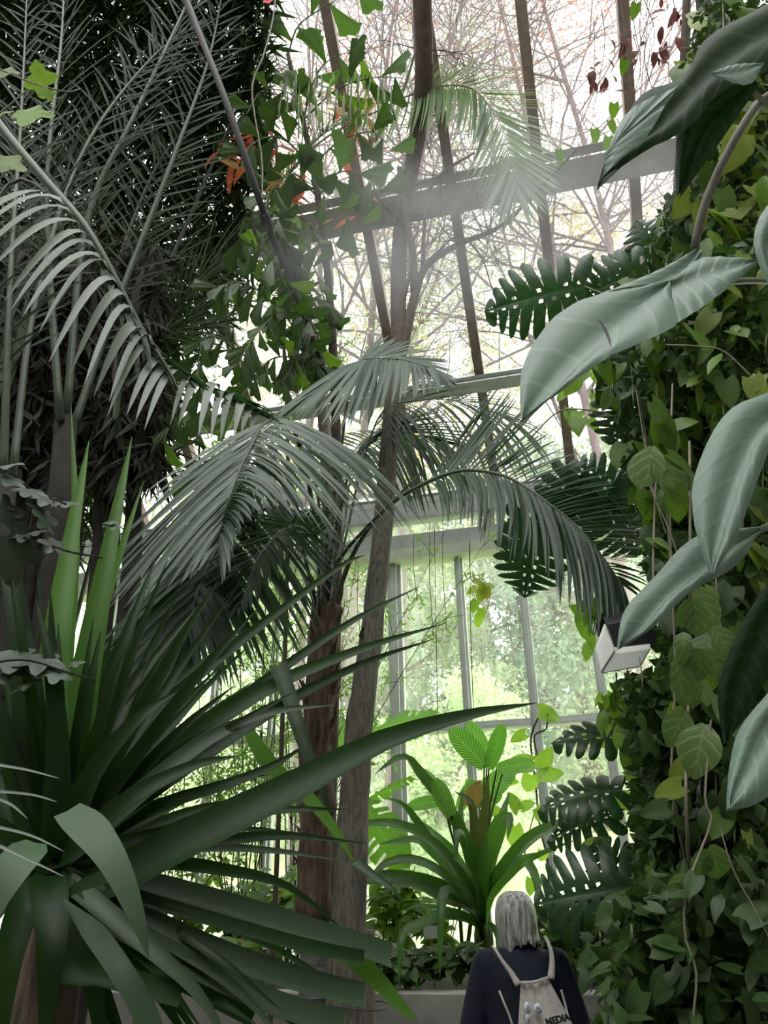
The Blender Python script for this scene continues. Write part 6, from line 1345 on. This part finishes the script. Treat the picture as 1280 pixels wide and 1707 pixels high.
for side in (0, 1):
    for j in range(ny):
        for i in range(nx): a = side * (nx + 1) * (ny + 1) + j * (nx + 1) + i; q = (a, a + nx + 1, a + nx + 2, a + 1); F.append(q if side == 0 else q[::-1])
link('sack', new_mesh('sack', V, F, cv_, True, UV), None, bgt)
def cord(q, r, w2=0, name='strap'):
    pts = [BK(x, y, o_) for (x, y, o_) in q]; c = spline(pts, 20); Vb, Fb, Ub = blade_geo(c, r * 2, Vector((0, -1, .2)), 0.05, lambda u: 1 if not w2 else 1 + w2 * u ** 2); o = link(name, new_mesh(name, Vb, Fb, cv_, True, Ub), None, bgt); m = o.modifiers.new('s', 'SOLIDIFY'); m.thickness = .006
cord([(821, 1578, -.055), (826, 1584, -.01), (838, 1603, .005), (852, 1622, .01), (864, 1642, .02)], .006, 1.8); cord([(908, 1562, -.07), (912, 1568, -.02), (918, 1585, .0), (920, 1605, .008), (918, 1632, .02)], .007, 1.6)
cord([(832, 1652, -.02), (840, 1672, .0), (851, 1700, .0), (862, 1740, .01), (866, 1790, .01)], .005); cord([(935, 1650, -.03), (941, 1672, -.02), (948, 1700, .0), (958, 1740, .01), (962, 1785, .01)], .005)
cord([(868, 1638, .02), (890, 1637, .03), (913, 1630, .02)], .007, 0, 'hem')
bluem = plain('badge_print', (.16, .25, .42), .6, .2, 6); badm = plain('badge', (.66, .70, .74), .4, .05, 6)
def badge(px, py, rpx, bend, marks):
    c = BK(px, py, .066); r = rpx * m_per_px(c); mb = MB(); n = 24; nv = Vector((0, -1, .15)).normalized(); X = Vector((1, 0, 0)) * bend; Z = nv.cross(Vector((1, 0, 0))).normalized() * -1
    V = [c + nv * .006] + [c + (X * math.cos(a) + Z * math.sin(a)) * r + nv * .003 for a in [2 * math.pi * k / n for k in range(n)]] + [c + (X * math.cos(a) + Z * math.sin(a)) * r - nv * .004 for a in [2 * math.pi * k / n for k in range(n)]]
    mb.add(V, [(0, 1 + k, 1 + (k + 1) % n) for k in range(n)] + [(1 + k, 1 + n + k, 1 + n + (k + 1) % n, 1 + (k + 1) % n) for k in range(n)]); bo = mb.build('badge', badm, bgt)
    mb = MB()
    for (a0, b0, a1, b1) in marks: mb.tube([c + (X * a0 + Z * b0) * r + nv * .0062, c + (X * a1 + Z * b1) * r + nv * .0062], r * .09, 4)
    mb.build('emblem', bluem, bo)
badge(896.5, 1681, 7.5, 1, [(-.45, .3, -.2, -.4), (-.2, -.4, .05, .1), (.05, .1, .35, -.45), (.1, .5, .35, .1), (-.3, .5, .0, .55), (.35, .1, .2, -.1)])
badge(879, 1679, 8, .72, [(-.3, .2, 0, .3), (0, .3, .25, -.1), (.25, -.1, -.1, -.3), (0, .3, -.05, -.5)]); badge(880, 1697, 7, .62, [(-.3, .3, .2, -.2), (-.3, -.3, .2, .3)])
fc = bpy.data.curves.new('lettering', 'FONT'); fc.body = 'MEDIA'; fc.size = .040; fc.extrude = .0015; fc.align_x = 'LEFT'; fc.space_character = 1.0; fc.offset = .002
tmp_ = bpy.data.objects.new('tmp', fc); COL.objects.link(tmp_); bpy.context.view_layer.update(); lm = bpy.data.meshes.new_from_object(tmp_.evaluated_get(bpy.context.evaluated_depsgraph_get())); bpy.data.objects.remove(tmp_); lm.materials.clear(); lm.materials.append(M['black']); lo = bpy.data.objects.new('lettering', lm); COL.objects.link(lo); lo.parent = bgt
a, b_ = BK(911, 1710, .078), BK(944, 1702, .070); xx = (b_ - a).normalized(); zz = (Vector((0, -1, .1)) - xx * xx.dot(Vector((0, -1, .1)))).normalized(); yy = zz.cross(xx)
mw = Matrix(((xx.x, yy.x, zz.x, a.x), (xx.y, yy.y, zz.y, a.y), (xx.z, yy.z, zz.z, a.z), (0, 0, 0, 1))); lo.matrix_basis = Matrix.Translation(-origin_of(bgt)) @ mw
